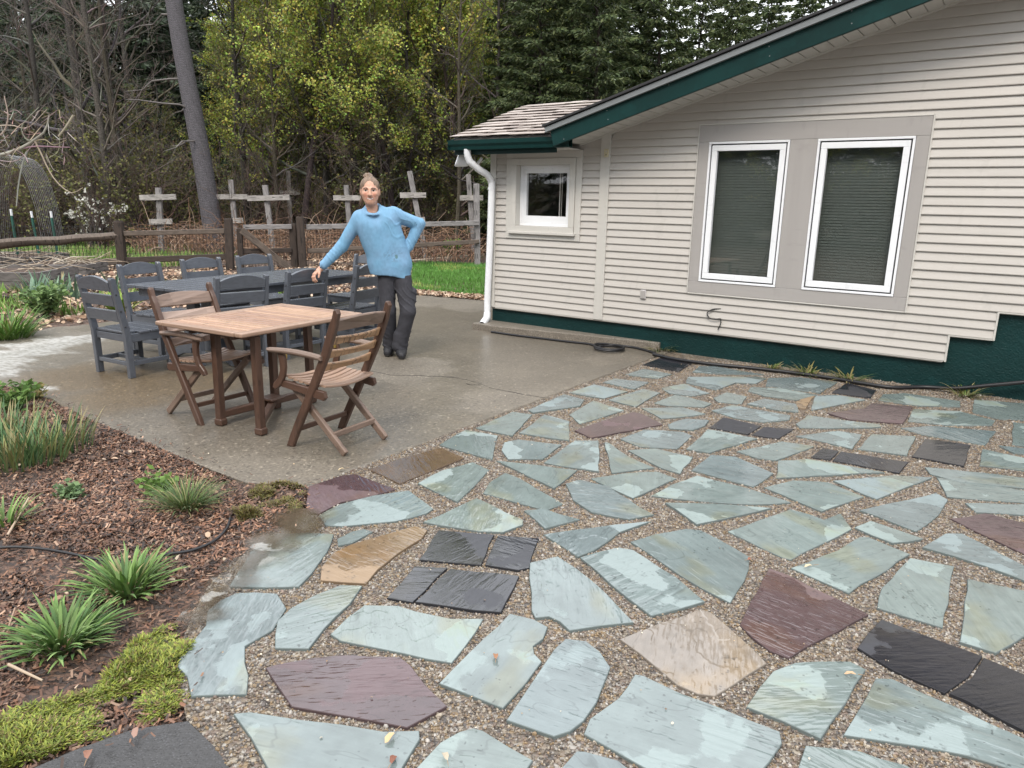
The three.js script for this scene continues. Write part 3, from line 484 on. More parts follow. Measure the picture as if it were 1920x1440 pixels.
  { const pr = [[0, 0], [0.075, 0], [0.082, 0.035], [0.1, 0.06], [0.104, 0.105], [0.096, 0.105], [0.092, 0.062], [0.074, 0.04], [0.068, 0.008], [0.006, 0.008], [0.006, 0.105], [0, 0.105]]; const g = prism(pr, 1.6, 0); g.rotateY(-Math.PI / 2); const gut = mesh('gutter', [g.translate(0.5, 2.068, 0.344), cbox(0.006, 0.1, 0.095, -0.3, 2.118, 0.394)], mat.green, house); mesh('gutter_apron', rbox(1.36, 0.045, 0.006, 0.002, 0.4, 2.182, 0.352).rotateX(0), mat.metal, gut); }
  { const q = (u, v, z) => HW(u, v, z), pts = [q(876, 279, 0.39), q(877, 292, 0.38), q(882, 304, 0.35), q(900, 319, 0.24), q(914, 328, 0.14), q(921, 340, 0.08), q(922, 352, 0.075), q(919, 450, 0.075), q(914, 560, 0.075), q(914, 590, 0.08)];
    const c = new THREE.CatmullRomCurve3(pts, false, 'catmullrom', 0.25), n = 60, P = [], Rr = []; for (let i = 0; i <= n; i++) { P.push(c.getPoint(i / n)); Rr.push(0.04 + (i < 26 ? 0.002 * Math.sin(i * 2.2) : 0)); }
    const d = mesh('downspout', new MB().tube(P, Rr, 10, [1, 1, 1], true).geo(), mat.white, house);
    mesh('elbow', new MB().tube([q(914, 585, 0.08), q(913, 596, 0.1), q(908, 603, 0.17), q(904, 609, 0.24)], [0.044, 0.045, 0.045, 0.043], 10, [1, 1, 1]).geo(), mat.white, d);
    mesh('strap', [new MB().tube([q(921.5, 352, 0.075), q(921.3, 356, 0.075)], [0.044, 0.044], 10, [1, 1, 1], true).geo()], mat.white, d); }
  { const p = HW(868, 303, 0.2), l = mesh('floodlight', new THREE.LatheGeometry([[0, -0.05], [0.02, -0.05], [0.035, -0.02], [0.055, 0.03], [0.058, 0.05], [0.05, 0.052], [0, 0.03]].map((q) => new THREE.Vector2(...q)), 18), mat.white, house); l.position.copy(p); l.scale.setScalar(1.45); l.rotation.set(1.1, 0, 0.75); mesh('bracket', new MB().tube([V(0, -0.045, 0), V(0.02, -0.1, 0.02), V(0.09, -0.13, -0.05)], [0.014, 0.012, 0.012], 7).geo(), mat.white, l); }
  { const p = HW(1137, 287, 0.028), b = mesh('doorbell', rbox(0.052, 0.082, 0.02, 0.006), std({ color: rgb(0.55, 0.5, 0.34), roughness: 0.5 }), house); b.position.copy(p); const k = mesh('button', new THREE.CylinderGeometry(0.008, 0.008, 0.008, 10).rotateX(Math.PI / 2), mat.trim, b); k.position.set(0.004, 0.014, 0.011); const d = mesh('latch', rbox(0.01, 0.014, 0.006), mat.dark, b); d.position.set(0.002, -0.018, 0.01); }
  { const p = HW(1206, 552, 0.02), b = mesh('outlet_cover', rbox(0.062, 0.098, 0.022, 0.005), std({ color: rgb(0.52, 0.5, 0.5), roughness: 0.4 }), house); b.position.copy(p); const k = mesh('flap', rbox(0.05, 0.08, 0.012, 0.004), mat.panel, b); k.position.z = 0.014; }

  // windows
  const casing = (x0, x1, y0, y1, z0, z1, m, parent = house, r = 0.003) => mesh('casing', rbox(x1 - x0, y1 - y0, z1 - z0, r, (x0 + x1) / 2, (y0 + y1) / 2, (z0 + z1) / 2), m, parent);
  const ring = (x0, x1, y0, y1, w, z0, z1, wb = w) => [rbox(x1 - x0, w, z1 - z0, 0.003, (x0 + x1) / 2, y1 - w / 2, (z0 + z1) / 2), rbox(x1 - x0, wb, z1 - z0, 0.003, (x0 + x1) / 2, y0 + wb / 2, (z0 + z1) / 2), rbox(w, y1 - y0 - w - wb - 0.001, z1 - z0, 0.003, x0 + w / 2, (y0 + wb + y1 - w) / 2, (z0 + z1) / 2), rbox(w, y1 - y0 - w - wb - 0.001, z1 - z0, 0.003, x1 - w / 2, (y0 + wb + y1 - w) / 2, (z0 + z1) / 2)];
  function win(x0, x1, y0, y1, label, o) {
    const w = tag(mesh('window', ring(x0, x1, y0, y1, o.fw, o.zf - 0.05, o.zf), mat.white, house), label);
    const s0 = x0 + o.fw + o.gap, s1 = x1 - o.fw - o.gap, t0 = y0 + o.fw + o.gap, t1 = y1 - o.fw - o.gap;
    if (o.gap > 0) mesh('gasket', ring(x0 + o.fw, x1 - o.fw, y0 + o.fw, y1 - o.fw, o.gap, o.zf - 0.045, o.zf - 0.022), mat.dark, w);
    mesh('sash', ring(s0, s1, t0, t1, o.sw, o.zf - 0.05, o.zf - 0.004, o.swb), mat.white, w);
    mesh('pane', cbox(s1 - s0 - 2 * o.sw, t1 - t0 - o.sw - o.swb, 0.001, (s0 + s1) / 2, (t0 + o.swb + t1 - o.sw) / 2, o.zf - 0.03), mat.glass, w);
    if (o.blind) { const b = []; for (let y = t0 + 0.02; y < t1; y += 0.026) { const g = cbox(s1 - s0 + 0.04, 0.027, 0.002); g.rotateX(-0.22); b.push(g.translate((s0 + s1) / 2, y, o.zf - 0.115)); } mesh('blind', b, mat.blind, w); }
    else mesh('reflection_bars', [cbox(0.012, t1 - t0, 0.012, lerp(s0, s1, 0.66), (t0 + t1) / 2, o.zf - 0.14), cbox(0.006, t1 - t0, 0.006, lerp(s0, s1, 0.7), (t0 + t1) / 2, o.zf - 0.14)], mat.trim, w);  // added upright pale bars that model a vertical reflection in the pane
    return w;
  }
  const o = { fw: 0.02, gap: 0.012, sw: 0.052, swb: 0.055, zf: 0.03, blind: true };
  win(2.652, 3.414, 0.763, 2.104, 'left one of the pair of white framed casement windows', o); win(3.656, 4.434, 0.763, 2.104, 'right one of the pair of white framed casement windows', o);
  casing(2.545, 4.54, 2.106, 2.258, 0.002, 0.0225, mat.panel); casing(2.545, 4.54, 0.645, 0.761, 0.002, 0.0225, mat.panel); casing(2.545, 2.65, 0.762, 2.105, 0.002, 0.022, mat.panel); casing(3.416, 3.654, 0.762, 2.105, 0.002, 0.022, mat.panel); casing(4.436, 4.54, 0.762, 2.105, 0.002, 0.022, mat.panel);
  mesh('casing_channel', [rbox(0.012, 1.63, 0.03, 0.003, 2.538, 1.452, 0.011), rbox(0.014, 1.64, 0.03, 0.003, 4.548, 1.452, 0.011), rbox(2.02, 0.012, 0.03, 0.003, 2.545 + 0.998, 2.266, 0.011), rbox(1.99, 0.012, 0.03, 0.003, 3.54, 0.637, 0.011)], mat.trim, house);
  mesh('casing', ring(0.237, 1.245, 1.092, 2.062, 0.075, 0.002, 0.026), mat.trim, house);
  const inner = mesh('casing', ring(0.314, 1.168, 1.169, 1.985, 0.07, -0.08, 0.04), mat.trim, house);
  mesh('sill', rbox(0.9, 0.03, 0.06, 0.005, 0.741, 1.163, 0.034), mat.trim, inner);
  win(0.386, 1.098, 1.24, 1.914, 'small square white window beside the corner downspout', { fw: 0.03, gap: 0, sw: 0.055, swb: 0.085, zf: -0.045, blind: false });
}

// ---------------------------------------------------------------- the wood
const Y = V(0, 1, 0);
const tilt = (d, a, az) => { const x = Math.abs(d.y) > 0.95 ? V(1, 0, 0) : Y.clone().cross(d).normalize(), y = d.clone().cross(x); return d.clone().multiplyScalar(Math.cos(a)).addScaledVector(x, Math.sin(a) * Math.cos(az)).addScaledVector(y, Math.sin(a) * Math.sin(az)).normalize(); };
function grow(mb, p, dir, len, r, o, level, tips) {           // a limb and, along it, its own limbs
  const n = level === 0 ? 9 : level === 1 ? 5 : 3, pts = [p.clone()], rs = [r]; let q = p.clone(), d = dir.clone();
  for (let k = 1; k <= n; k++) { const w = level === 0 ? o.wob ?? 0.06 : 0.22; d.add(V(rr(-w, w), rr(-w, w) + (level ? o.rise ?? 0.06 : 0.02), rr(-w, w))).normalize(); q = q.clone().addScaledVector(d, len / n); pts.push(q); rs.push(Math.max(o.rmin ?? 0.006, r * (1 - 0.88 * k / n))); }
  const c = o.col.map((x) => x * rr(0.85, 1.15)); mb[level === 0 ? 0 : 1].tube(pts, rs, level === 0 ? 7 : level === 1 ? 4 : 3, c);
  if (level < o.n.length) {
    const cnt = Math.round(o.n[level] * rr(0.8, 1.2));
    for (let i = 0; i < cnt; i++) { const t = level === 0 ? lerp(o.t0, 0.98, Math.pow((i + rnd()) / cnt, 0.8)) : lerp(0.2, 1, (i + rnd()) / cnt), f = t * n, k = Math.min(n - 1, Math.floor(f)), b = pts[k].clone().lerp(pts[k + 1], f - k), bd = pts[k + 1].clone().sub(pts[k]).normalize();
      grow(mb, b, tilt(bd, rr(o.ang[level] * 0.7, o.ang[level] * 1.3), rr(0, 6.283)), len * (o.l[level]) * (level === 0 ? (1.15 - 0.75 * t) : rr(0.6, 1.1)), Math.max(o.rmin ?? 0.006, lerp(rs[k], rs[k + 1], f - k) * 0.55), o, level + 1, tips); }
  } else tips.push({ p: pts[n], d, pts });
}
const rv = () => V(rr(-1, 1), rr(-1, 1), rr(-1, 1)).normalize();
const pick = (cs) => { const c = cs[Math.floor(rnd() * cs.length)], l = rr(0.7, 1.3); return c.map((x) => x * l); };
function treeGeo(sd, o) {
  reseed(sd); const mb = [new MB(), new MB()], tips = [], cr = mb[1];
  grow(mb, V(0, -0.3, 0), V(...(o.lean ?? [0, 1, 0])).normalize(), o.h, o.r, o, 0, tips);
  if (o.leaf) { for (const t of tips) { if (rnd() > (o.dens ?? 1)) continue; const c0 = pick(o.leaf); for (let i = 0; i < o.per; i++) { const k = t.pts[Math.floor(rnd() * t.pts.length)], b = k.clone().addScaledVector(rv(), rr(0, o.spread)), d = rv(); d.y = d.y * 0.6 - 0.15; d.normalize(); const s = d.clone().cross(rv()).normalize(), c = c0.map((x) => x * rr(0.75, 1.25)); cr.leaf(b, d, s, rr(0.6, 1.2) * o.size, rr(0.6, 1.1) * o.size * (o.wide ?? 0.9), c, rr(0, 0.6)); } } }
  return { trunk: mb[0].geo(), crown: cr.geo() };
}
function coniferGeo(sd, o) {
  reseed(sd); const t = new MB(), c = new MB(), n = 12, pts = [], rs = [];
  for (let k = 0; k <= n; k++) { pts.push(V(rr(-0.04, 0.04) * k / 3, o.h * k / n - 0.3, rr(-0.04, 0.04) * k / 3)); rs.push(o.r * (1 - 0.93 * k / n)); }
  t.tube(pts, rs, 7, o.bark);
  for (let i = 0; i < o.limbs; i++) {
    const u = (i + rnd()) / o.limbs, y = lerp(o.low, o.h, u), L = o.wide * Math.pow(1 - (y - o.low) / (o.h - o.low + 0.01), o.pow ?? 0.75) * rr(0.65, 1.15) + 0.25, az = i * 2.4 + rr(-0.5, 0.5), out = V(Math.cos(az), 0, Math.sin(az)), side = V(-out.z, 0, out.x), P = [];
    for (let k = 0; k <= 4; k++) { const s = k / 4; P.push(V(0, y, 0).addScaledVector(out, L * s).add(V(0, L * (o.lift * s - o.droop * s * s), 0)).addScaledVector(side, rr(-0.1, 0.1) * s)); }
    c.tube(P, [0.03, 0.024, 0.017, 0.011, 0.006].map((x) => x * o.r * 6), 3, o.bark.map((x) => x * 0.7));
    const m = Math.round(o.spray * L);
    for (let k = 0; k < m; k++) {
      const s = Math.pow(rnd(), 0.7), f = s * 4, j = Math.min(3, Math.floor(f)), b = P[j].clone().lerp(P[j + 1], f - j), sd2 = rnd() < 0.5 ? 1 : -1, w = (0.42 - 0.25 * s) * L * rnd();
      b.addScaledVector(side, sd2 * w * 0.8).addScaledVector(out, w * 0.4).add(V(0, -w * w * 0.16 + rr(-0.06, 0.06), 0));
      const d = out.clone().multiplyScalar(rr(0.3, 1)).addScaledVector(side, sd2 * rr(0.2, 1)).add(V(0, rr(-o.hang, 0.25), 0)).normalize(), q = o.up ? rv() : d.clone().cross(Y).add(rv().multiplyScalar(0.5)); const sdv = q.addScaledVector(d, -q.dot(d)).normalize();
      c.leaf(b, d, sdv, rr(0.6, 1.25) * o.size, rr(0.5, 1) * o.size * o.thin, pick(o.leaf), rr(-0.1, 0.5));
    }
  }
  return { trunk: t.geo(), crown: c.geo() };
}
function plant(name, g, label, category, group, list) {        // first one built, the rest copied under their own numbers
  list.forEach(([p, turn, s], i) => {
    const o = thing(name, label, category, [p.x, groundH(p.x, p.z), p.z], turn, group); o.scale.setScalar(s);
    mesh('trunk', g.trunk, mat.bark, o); mesh('crown', g.crown, mat.leaf, o);
  });
}
const atU = (u, dist) => { const d = ray(u, 400); return V(d.x / -d.z * dist, 0, -dist); };
const DK = [[0.045, 0.072, 0.036], [0.06, 0.092, 0.044], [0.034, 0.056, 0.032], [0.08, 0.105, 0.05]];
const conG = [1, 2, 3].map((s) => coniferGeo(100 + s, { h: 16, r: 0.2, bark: [0.13, 0.11, 0.095], limbs: 95, low: 0.8, wide: 3.4, droop: 0.4, lift: 0.16, hang: 0.9, spray: 80, size: 0.34, thin: 0.34, leaf: DK }));
const pinG = [1].map((s) => coniferGeo(140 + s, { h: 18, r: 0.24, bark: [0.13, 0.11, 0.1], limbs: 64, low: 3.6, wide: 4.8, droop: 0.3, lift: 0.12, hang: 1.0, spray: 60, size: 0.42, thin: 0.24, leaf: [[0.06, 0.095, 0.05], [0.08, 0.12, 0.06], [0.05, 0.08, 0.045]] }));
const cedG = [1, 2].map((s) => coniferGeo(120 + s, { h: 12, r: 0.14, bark: [0.14, 0.11, 0.09], limbs: 140, low: 0.6, wide: 1.9, pow: 0.55, droop: 0.25, lift: 0.4, hang: 0.9, spray: 165, size: 0.215, thin: 0.4, up: true, leaf: [[0.08, 0.115, 0.045], [0.105, 0.145, 0.052], [0.058, 0.085, 0.04], [0.135, 0.16, 0.065]] }));
const YG = [[0.41, 0.46, 0.1], [0.35, 0.4, 0.09], [0.49, 0.5, 0.115], [0.27, 0.31, 0.07]], OL = [[0.17, 0.18, 0.06], [0.21, 0.2, 0.065], [0.13, 0.145, 0.05]];
const mapG = [1, 2, 3].map((s) => treeGeo(200 + s, { h: 10, r: 0.11, wob: 0.12, t0: 0.22, n: [26, 7, 4], ang: [0.95, 0.7, 0.7], l: [0.36, 0.4, 0.45], col: [0.1, 0.085, 0.07], leaf: YG, per: 38, spread: 0.22, size: 0.08, dens: 0.7 }));
const olvG = [1, 2].map((s) => treeGeo(230 + s, { h: 7, r: 0.045, wob: 0.1, t0: 0.06, n: [24, 7, 4], ang: [1.0, 0.7, 0.7], l: [0.28, 0.42, 0.5], rmin: 0.004, col: [0.19, 0.165, 0.135], leaf: OL, per: 8, spread: 0.15, size: 0.085, dens: 0.55 }));
const barG = [1, 2, 3, 4].map((s) => treeGeo(260 + s, { h: [12, 9, 14, 7][s - 1], r: [0.1, 0.06, 0.13, 0.05][s - 1], wob: 0.07, t0: 0.1, n: [26, 6, 4], ang: [1.0, 0.75, 0.7], l: [0.22, 0.42, 0.5], rmin: 0.005, col: [[0.19, 0.165, 0.14], [0.22, 0.19, 0.16], [0.13, 0.115, 0.1], [0.2, 0.155, 0.125]][s - 1] }));
const shrG = [1, 2].map((s) => { reseed(290 + s); const a = new MB(), b = new MB(); const tips = []; for (let i = 0; i < 12; i++) { const d = V(rr(-0.6, 0.6), 1, rr(-0.6, 0.6)).normalize(); grow([a, b], V(rr(-0.2, 0.2), -0.1, rr(-0.2, 0.2)), d, rr(1.8, 3.4), 0.018, { wob: 0.16, t0: 0.2, n: [7, 4], ang: [0.7, 0.7], l: [0.4, 0.5], rmin: 0.004, rise: 0.0, col: [0.17, 0.125, 0.1] }, 0, tips); } if (s === 2) for (const t of tips) for (let i = 0; i < 3; i++) { const d = rv(); b.leaf(t.p.clone().addScaledVector(rv(), 0.12), d, d.clone().cross(rv()).normalize(), 0.09, 0.07, pick(OL), 0.3); } return { trunk: a.geo(), crown: b.geo() }; });

reseed(500);
const scatter = (list) => list.map(([u, d, s]) => [atU(u, d), rr(0, 6.28), s ?? rr(0.85, 1.15)]);
const spread = (u0, u1, n, d0, d1, s0 = 0.8, s1 = 1.15) => Array.from({ length: n }, (_, i) => [atU(lerp(u0, u1, (i + rr(0.1, 0.9)) / n), rr(d0, d1)), rr(0, 6.28), rr(s0, s1)]);
const part = (l, k, n) => l.filter((_, i) => i % n === k);
{
  const C = [...spread(-260, 1120, 26, 29, 42, 0.8, 0.98), ...spread(1050, 2100, 13, 29, 44, 0.6, 0.78)]; for (let k = 0; k < 3; k++) plant('conifer', conG[k], 'dark evergreen tree standing deep in the wood behind the garden', 'tree', 'dark evergreens in the wood', part(C, k, 3));
  plant('white_pine', pinG[0], 'tall pine with drooping dark boughs above the leaning trunk', 'tree', 'pines with drooping boughs', scatter([[180, 31, 0.7], [305, 32, 0.74], [455, 33, 0.7], [610, 36, 0.76]]));
  const B = [...[...spread(-260, 330, 30, 21, 34, 0.7, 1.2), ...spread(430, 1060, 16, 21, 25, 0.65, 0.85), ...spread(420, 1060, 14, 27, 38, 0.7, 1.2)]]; for (let k = 0; k < 4; k++) plant('bare_tree', barG[k], 'leafless grey-brown tree with fine twigs at the edge of the wood', 'tree', 'leafless trees in the wood', part(B, k, 4));
  const Mp = scatter([[505, 24, 0.9], [565, 22, 1], [625, 23.5, 1.05], [690, 25, 1], [745, 22.5, 0.95], [810, 24, 1.05], [870, 22.5, 0.9], [935, 25.5, 1.05], [450, 27, 0.75], [985, 29, 1], [720, 28, 1.1], [850, 29, 1.1]]); for (let k = 0; k < 3; k++) plant('maple_tree', mapG[k], 'young-leaved yellow-green maple at the edge of the wood', 'tree', 'yellow-green maples', part(Mp, k, 3));
  const O = [...spread(90, 330, 4, 23, 27, 0.6, 1.0), ...spread(400, 980, 17, 21.5, 27, 0.6, 1.05)]; for (let k = 0; k < 2; k++) plant('sapling', olvG[k], 'sapling with small olive leaves in the undergrowth behind the fence', 'tree', 'olive-leaved saplings', part(O, k, 2));
  const Sh = [...spread(-200, 330, 24, 20.5, 27, 0.7, 1.3), ...spread(420, 980, 18, 21, 27, 0.6, 1.0)]; for (let k = 0; k < 2; k++) plant('shrub', shrG[k], 'twiggy brown shrub at the foot of the wood', 'shrub', 'twiggy shrubs below the trees', part(Sh, k, 2));
  const K = scatter([[955, 22, 0.62], [1005, 20.5, 0.7], [1060, 22.5, 0.8], [1105, 20, 0.72], [1160, 23, 0.8], [1215, 21.5, 0.74], [1285, 24, 0.74], [1345, 21, 0.6], [1405, 24.5, 0.72], [1470, 22, 0.62], [1560, 24, 0.65], [1650, 23, 0.6]]); for (let k = 0; k < 2; k++) plant('cedar_tree', cedG[k], 'dense dark green cedar standing behind the house roof', 'tree', 'cedars behind the house', part(K, k, 2));
  // trees on the far side of the garden to the left and behind the camera, mirrored in the panes
  const R = []; for (let i = 0; i < 22; i++) { const a = lerp(95, 215, (i + rnd() * 0.7) / 22) * rad, d = rr(19, 27); R.push([V(-Math.sin(a) * d - 1, 0, -Math.cos(a) * d), rr(0, 6), rr(0.8, 1.1)]); } for (let k = 0; k < 3; k++) plant('conifer', conG[k], 'dark evergreen tree out of frame on the other side of the garden', 'tree', 'evergreens across the garden', part(R, k, 3));
  reseed(520); const far = []; for (let i = 0; i < 260; i++) { const a = rr(-1.15, 1.25), d = rr(46, 92), x = Math.sin(a) * d, z = -Math.cos(a) * d; far.push(M4(V(x, groundH(x, z), z), new THREE.Euler(0, rr(0, 6), 0), rr(0.78, 1.02) * (a > 0.1 ? 0.68 : 1))); }
  for (const k of [0, 1]) { const fw = instances('far_wood', [merge([conG[k].crown, conG[k].trunk])][0], mat.leaf, far.filter((_, i) => i % 2 === k)); tag(fw, 'dark mass of evergreen woodland far behind the nearer trees'); }
}
{ const R = [[-15, -7], [-17, -3], [-14, 0.5], [-16, 4], [-12, 5.5], [-11, 9], [-7, 10], [-13, -5]].map(([x, z]) => [V(x, 0, z), rr(0, 6), rr(0.75, 1)]); plant('maple_tree', mapG[0], 'young-leaved tree out of frame to the left of the garden', 'tree', 'trees left of the garden', part(R, 0, 2)); plant('sapling', olvG[1], 'slender leafing tree out of frame to the left of the garden', 'tree', 'slender trees left of the garden', part(R, 1, 2)); }
{ // the big leaning pine trunk
  const b = AZ(396, 395, 20.3), y0 = groundH(b.x, b.z), p0 = V(b.x, y0 - 0.2, b.z), p1 = AZ(329, 0, 20.7), o = thing('leaning_pine', 'thick bluish-grey pine trunk leaning left behind the garden', 'tree', p0);
  const d = p1.clone().sub(p0), P = [], R = [], n = 22; for (let k = 0; k <= n; k++) { const t = k / n * 2.6; P.push(V(d.x * t + 0.05 * Math.sin(t * 5) + 0.09 * (t - 1) * (t - 1) * 0.5, d.y * t, d.z * t)); R.push(lerp(0.262, 0.12, k / n) * (1 + (k === 0 ? 0.1 : 0) + rr(-0.012, 0.012))); }
  const t = new MB().tube(P, R, 18, [0.21, 0.2, 0.22]); mesh('trunk', t.geo(), mat.bark, o);
  reseed(611); const c = new MB(); for (let i = 0; i < 26; i++) { const f = 4 + (i / 26) * 17, k = Math.floor(f), q = P[k].clone(), az = rr(0, 6.28), dir = V(Math.cos(az), rr(-0.2, 0.25), Math.sin(az)).normalize(), L = i < 14 ? rr(0.5, 1.8) : rr(2, 3.6), pts = [q]; for (let s = 1; s <= 4; s++) pts.push(q.clone().addScaledVector(dir, L * s / 4).add(V(rr(-0.1, 0.1), -0.05 * s * s * 0.3 + rr(-0.06, 0.06), rr(-0.1, 0.1)))); c.tube(pts, [0.035, 0.027, 0.02, 0.014, 0.006], 4, [0.2, 0.18, 0.17]); if (i >= 14) for (let m = 0; m < 160; m++) { const s = pts[1 + Math.floor(rnd() * 4)], dd = rv(); c.leaf(s.clone().addScaledVector(rv(), rr(0, 0.6)), dd, dd.clone().cross(rv()).normalize(), 0.3, 0.08, pick(DK), 0.2); } }
  mesh('crown', c.geo(), mat.leaf, o);
}
function tracedStem(name, label, group, pts, dist, r0, r1, col, twigs, sd) {   // a stem that follows a line seen in the photograph at its own distance
  reseed(sd); const P0 = pts.map(([u, v, dd]) => AZ(u, v, dist + (dd ?? 0))), base = P0[0], o = thing(name, label, 'tree', [base.x, base.y, base.z], 0, group), C = new THREE.CatmullRomCurve3(P0.map((p) => p.clone().sub(base))), n = 14, P = [], R = [];
  for (let k = 0; k <= n; k++) { P.push(C.getPoint(k / n)); R.push(lerp(r0, r1, k / n)); } mesh('trunk', new MB().tube(P, R, 7, col).geo(), mat.bark, o);
  const mb = [new MB(), new MB()]; for (let i = 0; i < twigs; i++) { const k = 2 + Math.floor(rnd() * (n - 2)), d = P[Math.min(n, k + 1)].clone().sub(P[k - 1]).normalize(); grow(mb, P[k], tilt(d, rr(0.6, 1.2), rr(0, 6.28)), rr(0.5, 1.6), R[k] * 0.4, { n: [3, 3], ang: [0.7, 0.7], l: [0.5, 0.5], t0: 0.2, rmin: 0.004, col }, 1, []); } mesh('branches', mb[1].geo(), mat.twig, o); return o;
}
tracedStem('slender_tree', 'slender pale trunk rising beside the white blossom shrub', null, [[203, 420], [196, 300], [182, 190], [165, 70], [150, -30]], 21, 0.1, 0.06, [0.19, 0.17, 0.145], 26, 701);
tracedStem('slender_tree', 'thin twin trunk close to the right of the pale slender trunk', null, [[228, 420], [214, 340], [203, 270], [204, 190], [196, 60], [190, -30]], 21.4, 0.07, 0.035, [0.16, 0.14, 0.12], 18, 702);
tracedStem('curved_maple', 'dark curved maple trunk bending through the yellow-green leaves', null, [[668, 410], [662, 300], [640, 190], [600, 105], [562, 50], [545, -40]], 22.5, 0.13, 0.08, [0.085, 0.068, 0.055], 14, 703);
tracedStem('forked_maple', 'dark forked trunk among yellow-green leaves left of the cedars', null, [[972, 330], [970, 200], [963, 120], [968, 60], [975, -30]], 22.5, 0.09, 0.07, [0.075, 0.062, 0.052], 14, 704);
tracedStem('dark_trunk', 'straight dark trunk behind the person and the maples', null, [[680, 400], [682, 200], [690, 0], [692, -60]], 31, 0.3, 0.24, [0.07, 0.06, 0.055], 4, 705);
tracedStem('dark_trunk', 'straight dark trunk left of the house corner, deepest in the maples', null, [[852, 400], [846, 200], [838, 0], [836, -60]], 30, 0.22, 0.18, [0.08, 0.068, 0.06], 6, 706);
tracedStem('dark_trunk', 'grey trunk at the top between the leaning pine and the maples', null, [[478, 420], [484, 200], [476, 60], [462, -60]], 29, 0.24, 0.18, [0.1, 0.088, 0.08], 6, 707);
{ // white blossom
  reseed(720); const b = AZ(178, 430, 20), o = thing('blossom_shrub', 'small shrub dotted with white blossom behind the split-rail fence', 'shrub', [b.x, groundH(b.x, b.z), b.z]), mb = [new MB(), new MB()], tips = [];
  for (let i = 0; i < 9; i++) grow(mb, V(rr(-0.2, 0.2), 0, rr(-0.2, 0.2)), V(rr(-0.8, 0.8), 1, rr(-0.5, 0.5)).normalize(), rr(1.1, 1.8), 0.014, { wob: 0.18, t0: 0.2, n: [6, 3], ang: [0.7, 0.7], l: [0.4, 0.5], rmin: 0.004, rise: 0, col: [0.14, 0.11, 0.09] }, 0, tips);
  const f = new MB(); for (const t of tips) if (rnd() < 0.62) for (let i = 0; i < 5; i++) { const d = rv(); f.leaf(t.p.clone().addScaledVector(rv(), rr(0, 0.05)), d, d.clone().cross(rv()).normalize(), 0.055, 0.05, [0.78, 0.78, 0.72], 0.3); }
  mesh('stems', [mb[0].geo(), mb[1].geo()], mat.twig, o); mesh('blossom', f.geo(), mat.leaf, o);
}

// ---------------------------------------------------------------- fences, trellis posts, garden beds
const wob = (g, a, s = 3) => { const p = g.attributes.position; for (let i = 0; i < p.count; i++) { const x = p.getX(i), y = p.getY(i), z = p.getZ(i); p.setXYZ(i, x + a * (vn(y * s + 9, z * s + 9, 0, 801) - 0.5), y + a * (vn(x * s + 9, z * s + 9, 0, 802) - 0.5), z + a * (vn(x * s + 9, y * s + 9, 0, 803) - 0.5)); } g.computeVertexNormals(); return g; };
function log(a, b, r0, r1, m = 9) { const P = [], R = [], d = b.clone().sub(a); for (let k = 0; k <= m; k++) { P.push(a.clone().addScaledVector(d, k / m).add(V(0, rr(-0.008, 0.008), 0))); R.push(lerp(r0, r1, k / m) * rr(0.94, 1.06)); } const g = new MB().tube(P, R, 8, [1, 1, 1], true).geo(); g.deleteAttribute('color'); return g; }
const local = (o, p) => p.clone().sub(o.position);
function fencePost(base, top, w, m, label, name = 'fence_post') {
  const o = thing(name, label, 'post', base); const t = local(o, top), n = 6, P = [], R = [];
  for (let k = 0; k <= n; k++) { P.push(t.clone().multiplyScalar(k / n).add(V(0, k ? 0 : -0.25, 0))); } const g = beam(P[0], P[n], w, w, 0.02, V(0.1, 0, 1)); mesh('shaft', g, m, o); mesh('cap', rbox(w * 0.9, 0.012, w * 0.9, 0.005, t.x, t.y + 0.004, t.z), m, o); return o;
}
